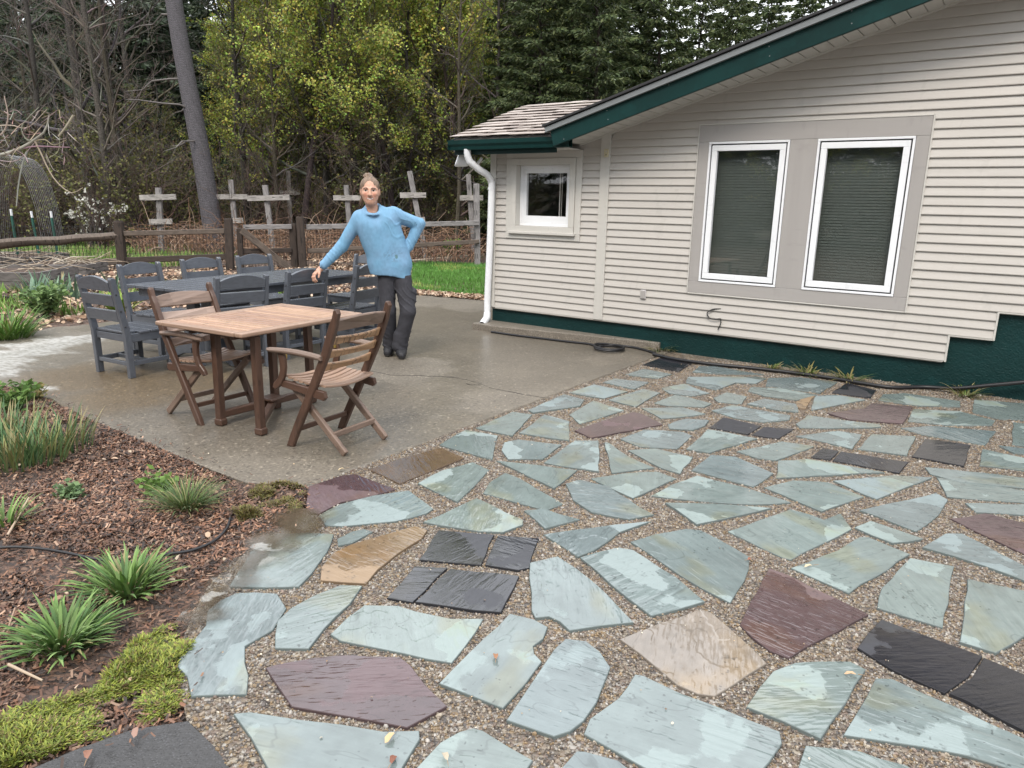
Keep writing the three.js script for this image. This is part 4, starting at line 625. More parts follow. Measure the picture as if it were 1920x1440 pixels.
{
  reseed(810);
  const g0 = AZ(-160, 560, 13.4), base = (p) => V(p.x, groundH(p.x, p.z), p.z), P1 = AZ(229, 500, 15), P2 = AZ(431, 500, 15.3), P2b = AZ(452, 500, 15.5), P3 = AZ(553, 500, 16), P3b = AZ(569, 500, 15.9), P5 = AZ(896, 480, 17.6);
  fencePost(base(P1), AZ(222, 415, 15), 0.16, mat.railDark, 'dark square fence post at the left, joining the log rail and the board rails');
  fencePost(base(P2), AZ(428, 410, 15.3), 0.15, mat.railDark, 'dark square fence post left of the gate brace'); fencePost(base(P3), AZ(549, 420, 16), 0.15, mat.railDark, 'left of the two posts set side by side behind the grey chairs'); fencePost(base(P3b), AZ(562, 407, 15.9), 0.15, mat.railDark, 'taller right one of the two posts set side by side'); fencePost(base(P5), AZ(893, 345, 17.6), 0.14, mat.railPale, 'tall grey post beside the house downspout');
  fencePost(base(g0), AZ(-165, 425, 13.4), 0.16, mat.railDark, 'fence post out of frame on the left');
  const rail = (name, label, a, b, g, m) => { const o = thing(name, label, 'fence rail', a); mesh('bar', g(V(0, 0, 0), local(o, b)), m, o); return o; };
  rail('fence_rail', 'thick split log rail at the far left, uppermost of its pair', AZ(-160, 470, 13.5), AZ(228, 441, 15), (a, b) => wob(log(a, b, 0.115, 0.07), 0.05, 5), mat.rail);
  rail('fence_rail', 'lower rail at the far left below the log', AZ(-160, 517, 13.5), AZ(230, 490, 15), (a, b) => wob(beam(a, b, 0.08, 0.13, 0.02), 0.02), mat.rail);
  rail('fence_rail', 'upper rail between the left post and the gate brace', AZ(232, 438, 15), AZ(430, 433, 15.3), (a, b) => beam(a, b, 0.06, 0.1, 0.015), mat.rail);
  rail('fence_rail', 'lower dark rail between the left post and the gate brace', AZ(234, 488, 15), AZ(432, 481, 15.3), (a, b) => beam(a, b, 0.06, 0.12, 0.015), mat.railDark);
  rail('fence_rail', 'upper grey rail running from the twin posts to the house', AZ(574, 426, 16), AZ(898, 418, 17.5), (a, b) => beam(a, b, 0.05, 0.11, 0.012), mat.railPale);
  rail('fence_rail', 'lower grey rail running from the twin posts to the house', AZ(576, 471, 16), AZ(898, 453, 17.5), (a, b) => beam(a, b, 0.05, 0.1, 0.012), mat.rail);
  const gt = thing('garden_gate', 'weathered rail gate with a diagonal brace behind the grey chairs', 'gate', base(P2b)); const L = (u, v, d) => local(gt, AZ(u, v, d));
  mesh('stile', [beam(L(449, 428, 15.45), L(453, 505, 15.45), 0.1, 0.12, 0.015, V(0.1, 0, 1))], mat.railDark, gt); mesh('top_bar', beam(L(456, 426, 15.5), L(547, 425, 15.9), 0.05, 0.1, 0.012), mat.railPale, gt); mesh('bottom_bar', beam(L(456, 471, 15.5), L(547, 469, 15.9), 0.05, 0.1, 0.012), mat.railDark, gt); mesh('brace', beam(L(452, 431, 15.42), L(545, 506, 15.82), 0.05, 0.14, 0.012), mat.rail, gt);
  // woven wire on the garden side
  const wire = (label, A, B, h0, h1, m) => { const o = thing('wire_mesh', label, 'wire mesh', base(A)), g = [], a = local(o, V(A.x, 0, A.z - 0.1)), d = V(B.x - A.x, 0, B.z - A.z), len = d.length(), n = Math.round(len / 0.065); d.normalize(); for (let i = 0; i <= n; i++) { const q = a.clone().addScaledVector(d, len * i / n); g.push(cbox(0.006, h1 - h0, 0.006, q.x, (h0 + h1) / 2, q.z)); } for (let y = h0; y <= h1 + 0.01; y += 0.105) g.push(beam(a.clone().add(V(0, y, 0)), a.clone().addScaledVector(d, len).add(V(0, y, 0)), 0.005, 0.005, 0.001)); const w = mesh('wires', g, m, o); w.userData.kind = 'stuff'; };
  wire('fine wire mesh stapled to the left rails', V(g0.x, 0, g0.z), P1, 0.02, 0.88, mat.wire); wire('fine wire mesh on the board rails left of the gate', P1, P2, 0.02, 0.92, mat.wire); wire('fine wire mesh behind the person up to the house', P3, P5, 0.02, 0.95, mat.wire); wire('fine wire mesh filling the garden gate', P2b, P3, 0.02, 0.9, mat.wire);
}
{ // raspberry trellis posts with cross arms
  reseed(830);
  const T = [[[303, 474], [297, 352], 19, [262, 371, 330, 369], [280, 416, 323, 415], 'left-hand trellis post with two pale cross arms'], [[446, 470], [433, 337], 20.5, [402, 369, 464, 369], [425, 414, 456, 413], 'trellis post just right of the leaning pine trunk'], [[514, 468], [497, 347], 19.5, [464, 372, 543, 370], null, 'trellis post with the widest pale cross arm, above the gate'], [[546, 450], [541, 320], 23.5, [520, 362, 563, 361], null, 'farther trellis post standing above the twin fence posts'], [[660, 470], [649, 347], 20.5, [625, 371, 677, 371], null, 'trellis post half hidden at the left of the person'], [[802, 480], [768, 321], 19.3, [750, 366, 799, 366], [775, 413, 797, 412], 'tallest trellis post, leaning left, at the right of the person'], [[890, 476], [878, 327], 20.5, [862, 371, 906, 371], null, 'trellis post nearest the house corner']];
  T.forEach(([b, t, d, a1, a2, label]) => { const B = AZ(b[0], b[1], d), o = thing('trellis_post', label, 'post', [B.x, groundH(B.x, B.z), B.z]); mesh('shaft', beam(V(0, -0.2, 0), local(o, AZ(t[0], t[1], d)), 0.13, 0.11, 0.006, V(0.1, 0, 1)), mat.railPale, o); for (const a of [a1, a2]) if (a) mesh('cross_arm', beam(local(o, AZ(a[0], a[1], d - 0.1)), local(o, AZ(a[2], a[3], d - 0.1)), 0.045, 0.135, 0.004), mat.armPale, o); });
  const mb = new MB(), cols = [[0.3, 0.19, 0.12], [0.24, 0.14, 0.09], [0.36, 0.26, 0.19], [0.17, 0.1, 0.075], [0.27, 0.15, 0.09]];
  for (let i = 0; i < 1500; i++) { const p = atU(rr(245, 905), rr(18.2, 24)); p.y = groundH(p.x, p.z); const c = pick(cols), d = V(rr(-0.7, 0.7), 1.3, rr(-0.7, 0.7)).normalize(), L = rr(0.8, 1.6), P = [p], n = 5; let q = p.clone(); for (let k = 1; k <= n; k++) { d.add(V(rr(-0.18, 0.18), -0.22 - 0.05 * k, rr(-0.18, 0.18))).normalize(); q = q.clone().addScaledVector(d, L / n); P.push(q); } mb.tube(P, [0.012, 0.011, 0.009, 0.008, 0.006, 0.004], 3, c); }
  tag(mesh('raspberry_canes', mb.geo(), mat.twig), 'tangle of bare red-brown canes between the trellis posts', null, null, 'stuff');
}
{ // wire cage, T-posts, dead branch at the far left
  reseed(850); const B = AZ(45, 430, 16.5), o = thing('wire_cage', 'arched cage of grey fence wire at the far left', 'wire cage', [B.x, groundH(B.x, B.z), B.z]), g = [];
  const L = (u, v, d) => local(o, AZ(u, v, d)); const arch = (t) => { const a = lerp(-1, 1, t); return [a, Math.sqrt(Math.max(0, 1 - Math.pow(Math.abs(a), 2.4)))]; };
  for (let k = 0; k <= 13; k++) { const z = lerp(-0.9, 0.9, k / 13), P = []; for (let i = 0; i <= 16; i++) { const [a, h] = arch(i / 16); P.push(V(a * 0.72 + z * 0.35, h * 2.2 + 0.05 + rr(-0.01, 0.01), z + a * 0.1)); } g.push(new MB().tube(P, P.map(() => 0.003), 3).geo()); }
  for (let i = 0; i <= 16; i += 2) { const [a, h] = arch(i / 16); g.push(new MB().tube([V(a * 0.72 - 0.9 * 0.35, h * 2.2 + 0.05, -0.9 + a * 0.1), V(a * 0.72 + 0.9 * 0.35, h * 2.2 + 0.05, 0.9 + a * 0.1)], [0.003, 0.003], 3).geo()); }
  const w = mesh('wires', g, mat.galv, o); w.userData.kind = 'stuff';
  [[35, 482, 20, 392, 'left one of the three green white-tipped steel stakes'], [76, 482, 58, 396, 'middle one of the three green white-tipped steel stakes'], [110, 484, 95, 396, 'right one of the three green white-tipped steel stakes']].forEach(([u, v, u2, v2, label]) => { const b = AZ(u, v, 15.6), s = thing('steel_stake', label, 'stake', [b.x, groundH(b.x, b.z), b.z]), t = local(s, AZ(u2, v2, 15.6)), m = t.clone().multiplyScalar(0.88); mesh('shaft', [beam(V(0, -0.1, 0), m, 0.045, 0.02, 0.003), beam(V(0, -0.1, 0.02), m.clone().add(V(0, 0, 0.02)), 0.012, 0.035, 0.003)], std({ color: rgb(0.02, 0.09, 0.07), roughness: 0.5 }), s); mesh('tip', beam(m.clone().multiplyScalar(1.001), t, 0.047, 0.024, 0.003), mat.white, s); });
  const D = 9.5, c = [0.32, 0.265, 0.225], br = thing('dead_branch', 'bare pale branch reaching in from the left edge above the cage', 'branch', AZ(-260, 360, D)), q = (u, v, d = 0) => local(br, AZ(u, v, D + d)), mb = new MB();
  const tw = (P, r0, r1) => { const C = new THREE.CatmullRomCurve3(P.map((a) => q(...a))), n = 10, pts = [], R = []; for (let k = 0; k <= n; k++) { pts.push(C.getPoint(k / n)); R.push(lerp(r0, r1, k / n)); } mb.tube(pts, R, 5, c.map((x) => x * rr(0.75, 1.15))); };
  tw([[-260, 360], [-120, 315], [0, 292], [40, 278], [65, 262], [85, 245], [92, 215]], 0.034, 0.008); tw([[0, 292], [60, 275], [110, 276], [132, 276]], 0.012, 0.004); tw([[65, 264], [78, 290], [92, 320], [110, 345], [135, 362], [155, 352]], 0.011, 0.004); tw([[50, 285], [42, 310], [35, 345], [31, 386]], 0.013, 0.007); tw([[110, 256], [124, 238], [138, 216]], 0.012, 0.016); tw([[64, 263], [50, 262], [40, 240], [52, 222], [74, 200]], 0.01, 0.004); tw([[-60, 300], [-10, 300], [30, 302], [70, 262]], 0.012, 0.006); tw([[92, 296], [108, 285], [112, 262], [110, 240]], 0.006, 0.003); tw([[-20, 260], [5, 250], [15, 220], [8, 180]], 0.014, 0.006); tw([[-40, 240], [20, 235], [50, 240], [88, 205]], 0.01, 0.004); tw([[60, 265], [85, 262], [100, 272], [125, 262]], 0.008, 0.003);
  for (let i = 0; i < 50; i++) { const u = rr(-30, 130), v = rr(205, 310), a = rr(0, 6.28), l = rr(15, 50); tw([[u, v, rr(-0.6, 0.6)], [u + Math.cos(a) * l * 0.5 + rr(-6, 6), v + Math.sin(a) * l * 0.5 + rr(-6, 6), rr(-0.6, 0.6)], [u + Math.cos(a) * l, v + Math.sin(a) * l, rr(-0.6, 0.6)]], 0.005, 0.002); }
  mesh('limb', mb.geo(), mat.twig, br);
}
{ // raised beds
  const bedMat = std({ map: railC, bumpMap: railC, bumpScale: 0.004, color: rgb(0.22, 0.21, 0.21), roughness: 0.85 });
  const bed = (label, corner, w, d, h, turn) => { const o = thing('raised_bed', label, 'raised bed', [corner.x, groundH(corner.x, corner.z), corner.z], turn); for (let k = 0; k < 2; k++) { const y = h * (k + 0.5) / 2; mesh('plank', rbox(w, h / 2 - 0.006, 0.05, 0.006, -w / 2, y, 0), bedMat, o); mesh('plank', rbox(w, h / 2 - 0.006, 0.05, 0.006, -w / 2, y, -d), bedMat, o); mesh('plank', rbox(0.05, h / 2 - 0.006, d - 0.052, 0.006, -0.025, y, -d / 2), bedMat, o); mesh('plank', rbox(0.05, h / 2 - 0.006, d - 0.052, 0.006, -w + 0.025, y, -d / 2), bedMat, o); } mesh('soil', cbox(w - 0.1, 0.05, d - 0.1, -w / 2, h * 0.75, -d / 2), std({ map: rep(soilC, 0.8), bumpMap: rep(soilB, 0.8), bumpScale: 0.03, roughness: 0.9 }), o); reseed(870); const mb = new MB(); for (let i = 0; i < 40; i++) { const p = V(-rr(0.1, w), h * 0.8 + rr(0, 0.08), -rr(0.1, d)), a = rr(0, 6); mb.tube([p, p.clone().add(V(Math.cos(a) * 0.3, rr(0, 0.15), Math.sin(a) * 0.3)), p.clone().add(V(Math.cos(a) * 0.7, rr(-0.05, 0.15), Math.sin(a) * 0.7))], [0.01, 0.008, 0.004], 4, pick([[0.4, 0.36, 0.3], [0.3, 0.24, 0.18]])); } mesh('sticks', mb.geo(), mat.twig, o); };
  bed('grey plank raised bed with dry sticks at the far left', G(78, 549), 3.4, 1.3, 0.3, 0.12); bed('grey plank raised bed farther back behind the lower rail', G(164, 520), 1.2, 0.9, 0.2, 0.1); bed('low grey plank bed out beyond the log rail', G(60, 508), 3.2, 1.4, 0.25, 0.05);
  const e = thing('bed_edging', 'black plastic edging strip in front of the raised bed', 'edging', G(52, 568)); for (let k = 0; k < 16; k++) mesh('segment', rbox(0.2, 0.12, 0.03, 0.012, -0.1 - k * 0.205, 0.03 + 0.008 * Math.sin(k * 2), 0.02 * Math.sin(k * 1.3)), mat.dark, e);
  const a = G(752, 497), b = G(906, 482), t = thing('timber_edging', 'pale timber edging along the far side of the lawn', 'edging', a); mesh('beam', beam(V(0, 0.03, 0), local(t, b).add(V(0, 0.03, 0)), 0.12, 0.14, 0.012), std({ map: railC, color: rgb(0.6, 0.52, 0.42), roughness: 0.8 }), t);
  const hp = px('780,486 788,493 800,499 820,500').map((q) => V(q[0], 0.03, q[1])), hs = thing('garden_hose', 'black hose end lying behind the lawn edging', 'hose', hp[0]); mesh('tube', new MB().tube(new THREE.CatmullRomCurve3(hp.map((p) => local(hs, p))).getPoints(16), Array(17).fill(0.02), 6).geo(), mat.rubber, hs);
}

// ---------------------------------------------------------------- furniture
function makeGreyChair(pos, turn) {
  const t = thing('dining_chair', '', 'chair', pos, turn, 'charcoal slatted dining chairs'), m = mat.grey;
  // rear post: a straight leg that leans back above the seat
  for (const s of [-1, 1]) {
    const g = prism([[-0.2, 0], [-0.145, 0], [-0.148, 0.36], [-0.235, 0.83], [-0.25, 0.845], [-0.275, 0.845], [-0.284, 0.83], [-0.207, 0.38]], 0.04, 0.004); g.rotateY(-Math.PI / 2); g.translate(s * 0.22, 0, 0);
    const p = mesh('rear_post', g, m, t); for (const y of [0.44, 0.57, 0.71]) { const b = mesh('bolt', new THREE.SphereGeometry(0.008, 6, 4), mat.dark, p); b.position.set(s * 0.241, y, -0.19 - (y - 0.4) * 0.18); }
    mesh('front_leg', rbox(0.046, 0.37, 0.046, 0.004, s * 0.213, 0.185, 0.205), m, t);
    mesh('side_rail', rbox(0.03, 0.07, 0.36, 0.004, s * 0.213, 0.335, 0.02), m, t);
    mesh('stretcher', rbox(0.028, 0.04, 0.35, 0.004, s * 0.213, 0.12, 0.015), m, t);
  }
  mesh('stretcher', rbox(0.395, 0.035, 0.026, 0.004, 0, 0.12, 0.0), m, t); mesh('stretcher', rbox(0.395, 0.035, 0.026, 0.004, 0, 0.12, -0.175), m, t);
  mesh('seat_rail', rbox(0.395, 0.07, 0.026, 0.004, 0, 0.335, 0.21), m, t); mesh('seat_rail', rbox(0.395, 0.06, 0.026, 0.004, 0, 0.335, -0.17), m, t);
  for (let k = 0; k < 4; k++) mesh('seat_slat', rbox(k ? 0.478 : 0.39, 0.02, 0.097, 0.005, 0, 0.381 - 0.004 * Math.sin(k * 1.05), -0.13 + k * 0.104), m, t);
  for (const [y, h, arch] of [[0.48, 0.095, 0], [0.61, 0.095, 0], [0.735, 0.075, 0.045]]) {
    const P = [[-0.2, 0], [0.2, 0], [0.2, h]]; if (arch) for (let i = 1; i < 9; i++) { const x = 0.2 - 0.4 * i / 9; P.push([x, h + arch * (1 - Math.pow(x / 0.2, 2))]); } P.push([-0.2, h]);
    const g = prism(P, 0.024, 0.003); g.rotateX(-0.186); g.translate(0, y, -0.205 - (y - 0.44) * 0.186); mesh('back_slat', g, m, t);
  }
  return t;
}
const GT = { c: V(-2.54, 0, -7.33), a: 62 * rad }, gu = V(Math.cos(GT.a), 0, -Math.sin(GT.a)), gv = V(Math.sin(GT.a), 0, Math.cos(GT.a));
const gp = (u, v) => GT.c.clone().addScaledVector(gu, u).addScaledVector(gv, v);
{
  reseed(900); const first = makeGreyChair(gp(-1.32, -0.17), Math.PI / 2 + GT.a - 0.02); first.userData.label = 'grey slatted chair standing apart at the near left end of the grey table';
  // turn: the chair's front is +z; gu is +x turned by GT.a
  for (const [u, v, turn, label] of [[-0.56, -0.77, GT.a + 0.06, 'grey slatted chair on the fence side, leftmost of the row of three'], [0.2, -0.86, GT.a - 0.1, 'grey slatted chair on the fence side, middle of the row of three'], [0.92, -0.84, GT.a - 0.12, 'grey slatted chair on the fence side, rightmost of the row of three'], [-0.72, 0.4, GT.a + Math.PI - 0.3, 'grey slatted chair seen from behind, just right of the first teak armchair'], [0.0, 0.42, GT.a + Math.PI - 0.14, 'grey slatted chair under the hand of the person'], [0.85, 0.44, GT.a + Math.PI + 0.04, 'grey slatted chair seen from behind, right beside the legs of the person'], [1.62, -0.16, GT.a - Math.PI / 2 - 0.1, 'grey slatted chair at the far end of the grey table behind the person']]) { const c = copy(first, label); c.position.copy(gp(u, v)); c.rotation.set(0, turn, 0); }
  const t = thing('dining_table', 'long charcoal slatted dining table between the grey chairs', 'table', GT.c, GT.a), m = mat.grey, L = 2.26, W = 0.9, h = 0.71;
  const n = 7, w = (W - 0.0) / n; for (let k = 0; k < n; k++) mesh('slat', rbox(L - 0.004, 0.026, w - 0.007, 0.004, 0, h, -W / 2 + w * (k + 0.5)), m, t);
  mesh('apron', [rbox(L - 0.16, 0.075, 0.03, 0.004, 0, h - 0.053, W / 2 - 0.07), rbox(L - 0.16, 0.075, 0.03, 0.004, 0, h - 0.053, -W / 2 + 0.07), rbox(0.03, 0.074, W - 0.2, 0.004, L / 2 - 0.08, h - 0.053, 0), rbox(0.03, 0.074, W - 0.2, 0.004, -L / 2 + 0.08, h - 0.053, 0)], m, t);
  for (const s of [-1, 1]) {
    mesh('pedestal', [rbox(0.06, 0.5, 0.12, 0.006, s * 0.72, 0.36, -0.1), rbox(0.06, 0.5, 0.12, 0.006, s * 0.72, 0.36, 0.1), rbox(0.14, 0.06, 0.7, 0.006, s * 0.72, 0.642, 0)], m, t);
    for (const q of [-1, 1]) { const P = [[0, 0.06], [0.1, 0.05], [0.24, 0.0], [0.33, 0], [0.34, 0.035], [0.24, 0.07], [0.15, 0.13], [0.08, 0.25], [0.05, 0.4], [0, 0.42]]; const g = prism(P, 0.055, 0.004); g.rotateY(q > 0 ? -Math.PI / 2 : Math.PI / 2); g.translate(s * 0.72, 0.002, q * 0.15); mesh('foot', g, m, t); }
  }
  mesh('stretcher', rbox(1.36, 0.09, 0.04, 0.005, 0, 0.22, 0), m, t);
}
function makeTeakChair(pos, turn, slatMat) {
  const t = thing('folding_armchair', '', 'chair', pos, turn, 'teak folding armchairs');
  const A = [[0, 0.215], [0.2, 0.11], [0.42, -0.01], [0.6, -0.105], [0.83, -0.2], [0.87, -0.212]], az = (y) => { for (let i = 1; i < A.length; i++) if (y <= A[i][0]) { const k = (y - A[i - 1][0]) / (A[i][0] - A[i - 1][0]); return lerp(A[i - 1][1], A[i][1], k); } return A[5][1]; };
  const dark = mat.teakDark, grey = mat.teakGrey, warm = mat.teak, X = 0.225;
  for (const s of [-1, 1]) {
    const out = []; const wd = (y) => y > 0.8 ? 0.019 : 0.026; for (let i = 0; i <= 20; i++) { const y = 0.87 * i / 20; out.push([az(y) + wd(y), y + 0.012 * (i ? 1 : 0)]); } const back = []; for (let i = 20; i >= 0; i--) { const y = 0.87 * i / 20; back.push([az(y) - wd(y), y]); } const cap = [[az(0.87) + 0.012, 0.893], [az(0.87) - 0.008, 0.893]];
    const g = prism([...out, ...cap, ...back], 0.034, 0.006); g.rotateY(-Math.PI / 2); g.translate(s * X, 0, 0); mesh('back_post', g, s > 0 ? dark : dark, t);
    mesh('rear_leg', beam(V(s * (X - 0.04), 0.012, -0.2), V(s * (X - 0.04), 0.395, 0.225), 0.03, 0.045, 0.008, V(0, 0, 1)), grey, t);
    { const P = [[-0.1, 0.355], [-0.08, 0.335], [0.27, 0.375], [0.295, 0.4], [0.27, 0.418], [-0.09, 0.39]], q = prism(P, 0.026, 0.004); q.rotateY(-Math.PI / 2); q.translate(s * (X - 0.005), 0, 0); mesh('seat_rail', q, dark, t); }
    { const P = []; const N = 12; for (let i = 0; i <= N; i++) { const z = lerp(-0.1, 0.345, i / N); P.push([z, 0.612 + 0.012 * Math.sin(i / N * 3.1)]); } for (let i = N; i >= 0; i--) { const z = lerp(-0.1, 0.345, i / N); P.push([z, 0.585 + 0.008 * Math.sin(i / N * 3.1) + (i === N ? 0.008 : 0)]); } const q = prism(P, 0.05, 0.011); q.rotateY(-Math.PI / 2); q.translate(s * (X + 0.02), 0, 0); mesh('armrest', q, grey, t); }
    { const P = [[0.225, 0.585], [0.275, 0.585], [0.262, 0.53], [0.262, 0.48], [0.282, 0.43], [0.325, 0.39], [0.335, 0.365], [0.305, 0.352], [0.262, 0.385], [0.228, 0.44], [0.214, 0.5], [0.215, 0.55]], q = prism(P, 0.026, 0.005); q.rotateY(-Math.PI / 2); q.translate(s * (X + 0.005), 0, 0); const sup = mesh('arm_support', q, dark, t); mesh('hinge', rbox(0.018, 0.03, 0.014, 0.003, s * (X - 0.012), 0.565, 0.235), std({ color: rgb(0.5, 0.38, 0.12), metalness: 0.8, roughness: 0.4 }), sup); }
  }
  for (let k = 0; k < 8; k++) { const z = -0.068 + k * 0.0455, w = 0.43, N = 8, P = [], dip = (x) => 0.024 * Math.pow(x / (w / 2), 2); for (let i = 0; i <= N; i++) { const x = -w / 2 + w * i / N; P.push([x, dip(x) + 0.014]); } for (let i = N; i >= 0; i--) { const x = -w / 2 + w * i / N; P.push([x, dip(x)]); } const g = prism(P, 0.038, 0.003); g.translate(0, 0.39 + 0.075 * (z + 0.07) - 0.012 * Math.sin((k / 7) * 3.1), z); mesh('seat_slat', g, warm, t); }
  for (const [y, h, arch] of [[0.505, 0.058, 0], [0.59, 0.058, 0], [0.674, 0.058, 0], [0.758, 0.078, 0.026]]) { const N = 10, P = [], w = 2 * X - 0.034; P.push([-w / 2, 0], [w / 2, 0]); for (let i = 0; i <= N; i++) { const x = w / 2 - w * i / N; P.push([x, h + arch * (1 - Math.pow(2 * x / w, 2))]); } const g = prism(P, 0.02, 0.005); const p = g.attributes.position; for (let i = 0; i < p.count; i++) p.setZ(i, p.getZ(i) - 0.02 * (1 - Math.pow(2 * p.getX(i) / w, 2))); g.computeVertexNormals(); g.rotateX(-0.41); g.translate(0, y, az(y) + 0.005); mesh('back_slat', g, arch ? grey : slatMat, t); }
  mesh('stretcher', beam(V(-X + 0.02, 0.12, 0.15), V(X - 0.02, 0.12, 0.15), 0.02, 0.032, 0.006), dark, t); mesh('stretcher', beam(V(-X + 0.04, 0.115, -0.105), V(X - 0.04, 0.115, -0.105), 0.022, 0.036, 0.006), grey, t);
  return t;
}
{
  reseed(930); const a = makeTeakChair(V(-1.07, 0, -4.42), 240 * rad, mat.teakStain); a.userData.label = 'weathered teak folding armchair in front, seen from behind, right of the teak table';
  const b = makeTeakChair(V(-2.16, 0, -5.03), 58 * rad, mat.teakPale); b.userData.label = 'weathered teak folding armchair facing us from the far left of the teak table';
  const ang = 60.5 * rad, c = V(-1.735, 0, -5.05), t = thing('teak_table', 'slatted teak gateleg table in front of the grey dining set', 'table', c, ang), h = 0.68, L = 1.1, W = 0.83;
  // local x runs along the long side, z across
  mesh('edge_board', rbox(L, 0.03, 0.07, 0.01, 0, h, W / 2 - 0.035), mat.teak, t); mesh('edge_board', rbox(L, 0.03, 0.07, 0.01, 0, h, -W / 2 + 0.035), mat.teak, t);
  mesh('end_board', rbox(0.052, 0.03, W - 0.145, 0.008, -L / 2 + 0.026, h, 0), mat.teak, t); mesh('end_board', rbox(0.052, 0.03, W - 0.145, 0.008, L / 2 - 0.026, h, 0), mat.teak, t);
  const n = 18, w = (L - 0.112) / n; const tones = [mat.teak, mat.teakGrey, mat.teak].map((m, i) => { const q = mat.teak.clone(); q.color.setRGB(...[[0.52, 0.34, 0.235], [0.6, 0.41, 0.28], [0.47, 0.31, 0.225]][i]); return q; });
  for (let k = 0; k < n; k++) mesh('slat', rbox(w - 0.012, 0.022, W - 0.145, 0.004, -L / 2 + 0.056 + w * (k + 0.5), h + 0.001, 0), tones[Math.floor(rnd() * 3)], t);
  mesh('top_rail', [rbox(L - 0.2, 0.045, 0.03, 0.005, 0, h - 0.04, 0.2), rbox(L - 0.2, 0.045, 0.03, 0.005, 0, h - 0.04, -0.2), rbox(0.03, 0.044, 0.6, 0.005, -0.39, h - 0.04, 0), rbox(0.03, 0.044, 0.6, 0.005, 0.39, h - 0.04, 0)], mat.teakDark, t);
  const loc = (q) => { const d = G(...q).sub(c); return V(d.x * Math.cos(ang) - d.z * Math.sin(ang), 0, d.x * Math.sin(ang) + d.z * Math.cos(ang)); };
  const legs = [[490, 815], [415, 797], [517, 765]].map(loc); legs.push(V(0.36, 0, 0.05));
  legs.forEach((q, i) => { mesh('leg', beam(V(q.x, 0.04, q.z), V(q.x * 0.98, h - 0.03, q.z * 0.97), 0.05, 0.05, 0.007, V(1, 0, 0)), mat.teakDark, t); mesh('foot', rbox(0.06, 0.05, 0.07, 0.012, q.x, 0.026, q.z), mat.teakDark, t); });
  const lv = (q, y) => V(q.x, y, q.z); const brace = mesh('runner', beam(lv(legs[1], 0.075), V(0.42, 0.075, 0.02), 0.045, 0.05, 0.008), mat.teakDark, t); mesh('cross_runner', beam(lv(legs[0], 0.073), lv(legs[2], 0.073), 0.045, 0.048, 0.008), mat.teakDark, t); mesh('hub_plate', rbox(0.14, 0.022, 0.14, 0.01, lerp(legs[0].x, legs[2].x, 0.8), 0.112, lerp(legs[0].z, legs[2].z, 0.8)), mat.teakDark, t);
}

// ---------------------------------------------------------------- the person
function fieldMesh(fn, c, half, cell, color) {               // mesh of a distance field inside a cube, with vertex colours
  const res = Math.ceil(2 * half / cell) + 4, mc = new MarchingCubes(res, mat.twig, false, false, 160000), h = res / 2, s = half * res / (res - 4); mc.isolation = 0;
  const p = V(0, 0, 0); for (let z = 0; z < res; z++) for (let y = 0; y < res; y++) for (let x = 0; x < res; x++) { p.set(c.x + (x - h) / h * s, c.y + (y - h) / h * s, c.z + (z - h) / h * s); mc.field[(z * res + y) * res + x] = -fn(p); }
  mc.update(); const n = mc.count, P = new Float32Array(n * 3), N = new Float32Array(n * 3), C = new Float32Array(n * 3), q = V(0, 0, 0);
  for (let i = 0; i < n; i++) { P[i * 3] = mc.positionArray[i * 3] * s + c.x; P[i * 3 + 1] = mc.positionArray[i * 3 + 1] * s + c.y; P[i * 3 + 2] = mc.positionArray[i * 3 + 2] * s + c.z; for (let k = 0; k < 3; k++) N[i * 3 + k] = mc.normalArray[i * 3 + k]; q.set(P[i * 3], P[i * 3 + 1], P[i * 3 + 2]); const l = Math.hypot(N[i * 3], N[i * 3 + 1], N[i * 3 + 2]) || 1; for (let k = 0; k < 3; k++) N[i * 3 + k] /= l; C.set(color(q), i * 3); }
  const g = new THREE.BufferGeometry(); g.setAttribute('position', new THREE.BufferAttribute(P, 3)); g.setAttribute('normal', new THREE.BufferAttribute(N, 3)); g.setAttribute('color', new THREE.BufferAttribute(C, 3));
  const w = mergeVertices(g, 1e-5); w.setAttribute('uv', new THREE.BufferAttribute(new Float32Array(w.attributes.position.count * 2), 2)); return w;
}
const smin = (a, b, k) => { const h = clamp(0.5 + 0.5 * (b - a) / k); return lerp(b, a, h) - k * h * (1 - h); };
function cap(p, a, b, ra, rb) { const bx = b.x - a.x, by = b.y - a.y, bz = b.z - a.z, t = clamp(((p.x - a.x) * bx + (p.y - a.y) * by + (p.z - a.z) * bz) / (bx * bx + by * by + bz * bz)); return Math.hypot(p.x - a.x - bx * t, p.y - a.y - by * t, p.z - a.z - bz * t) - lerp(ra, rb, t); }
const ell = (p, c, r) => { const x = (p.x - c.x) / r[0], y = (p.y - c.y) / r[1], z = (p.z - c.z) / r[2], k = Math.hypot(x, y, z); return (k - 1) * Math.min(...r); };
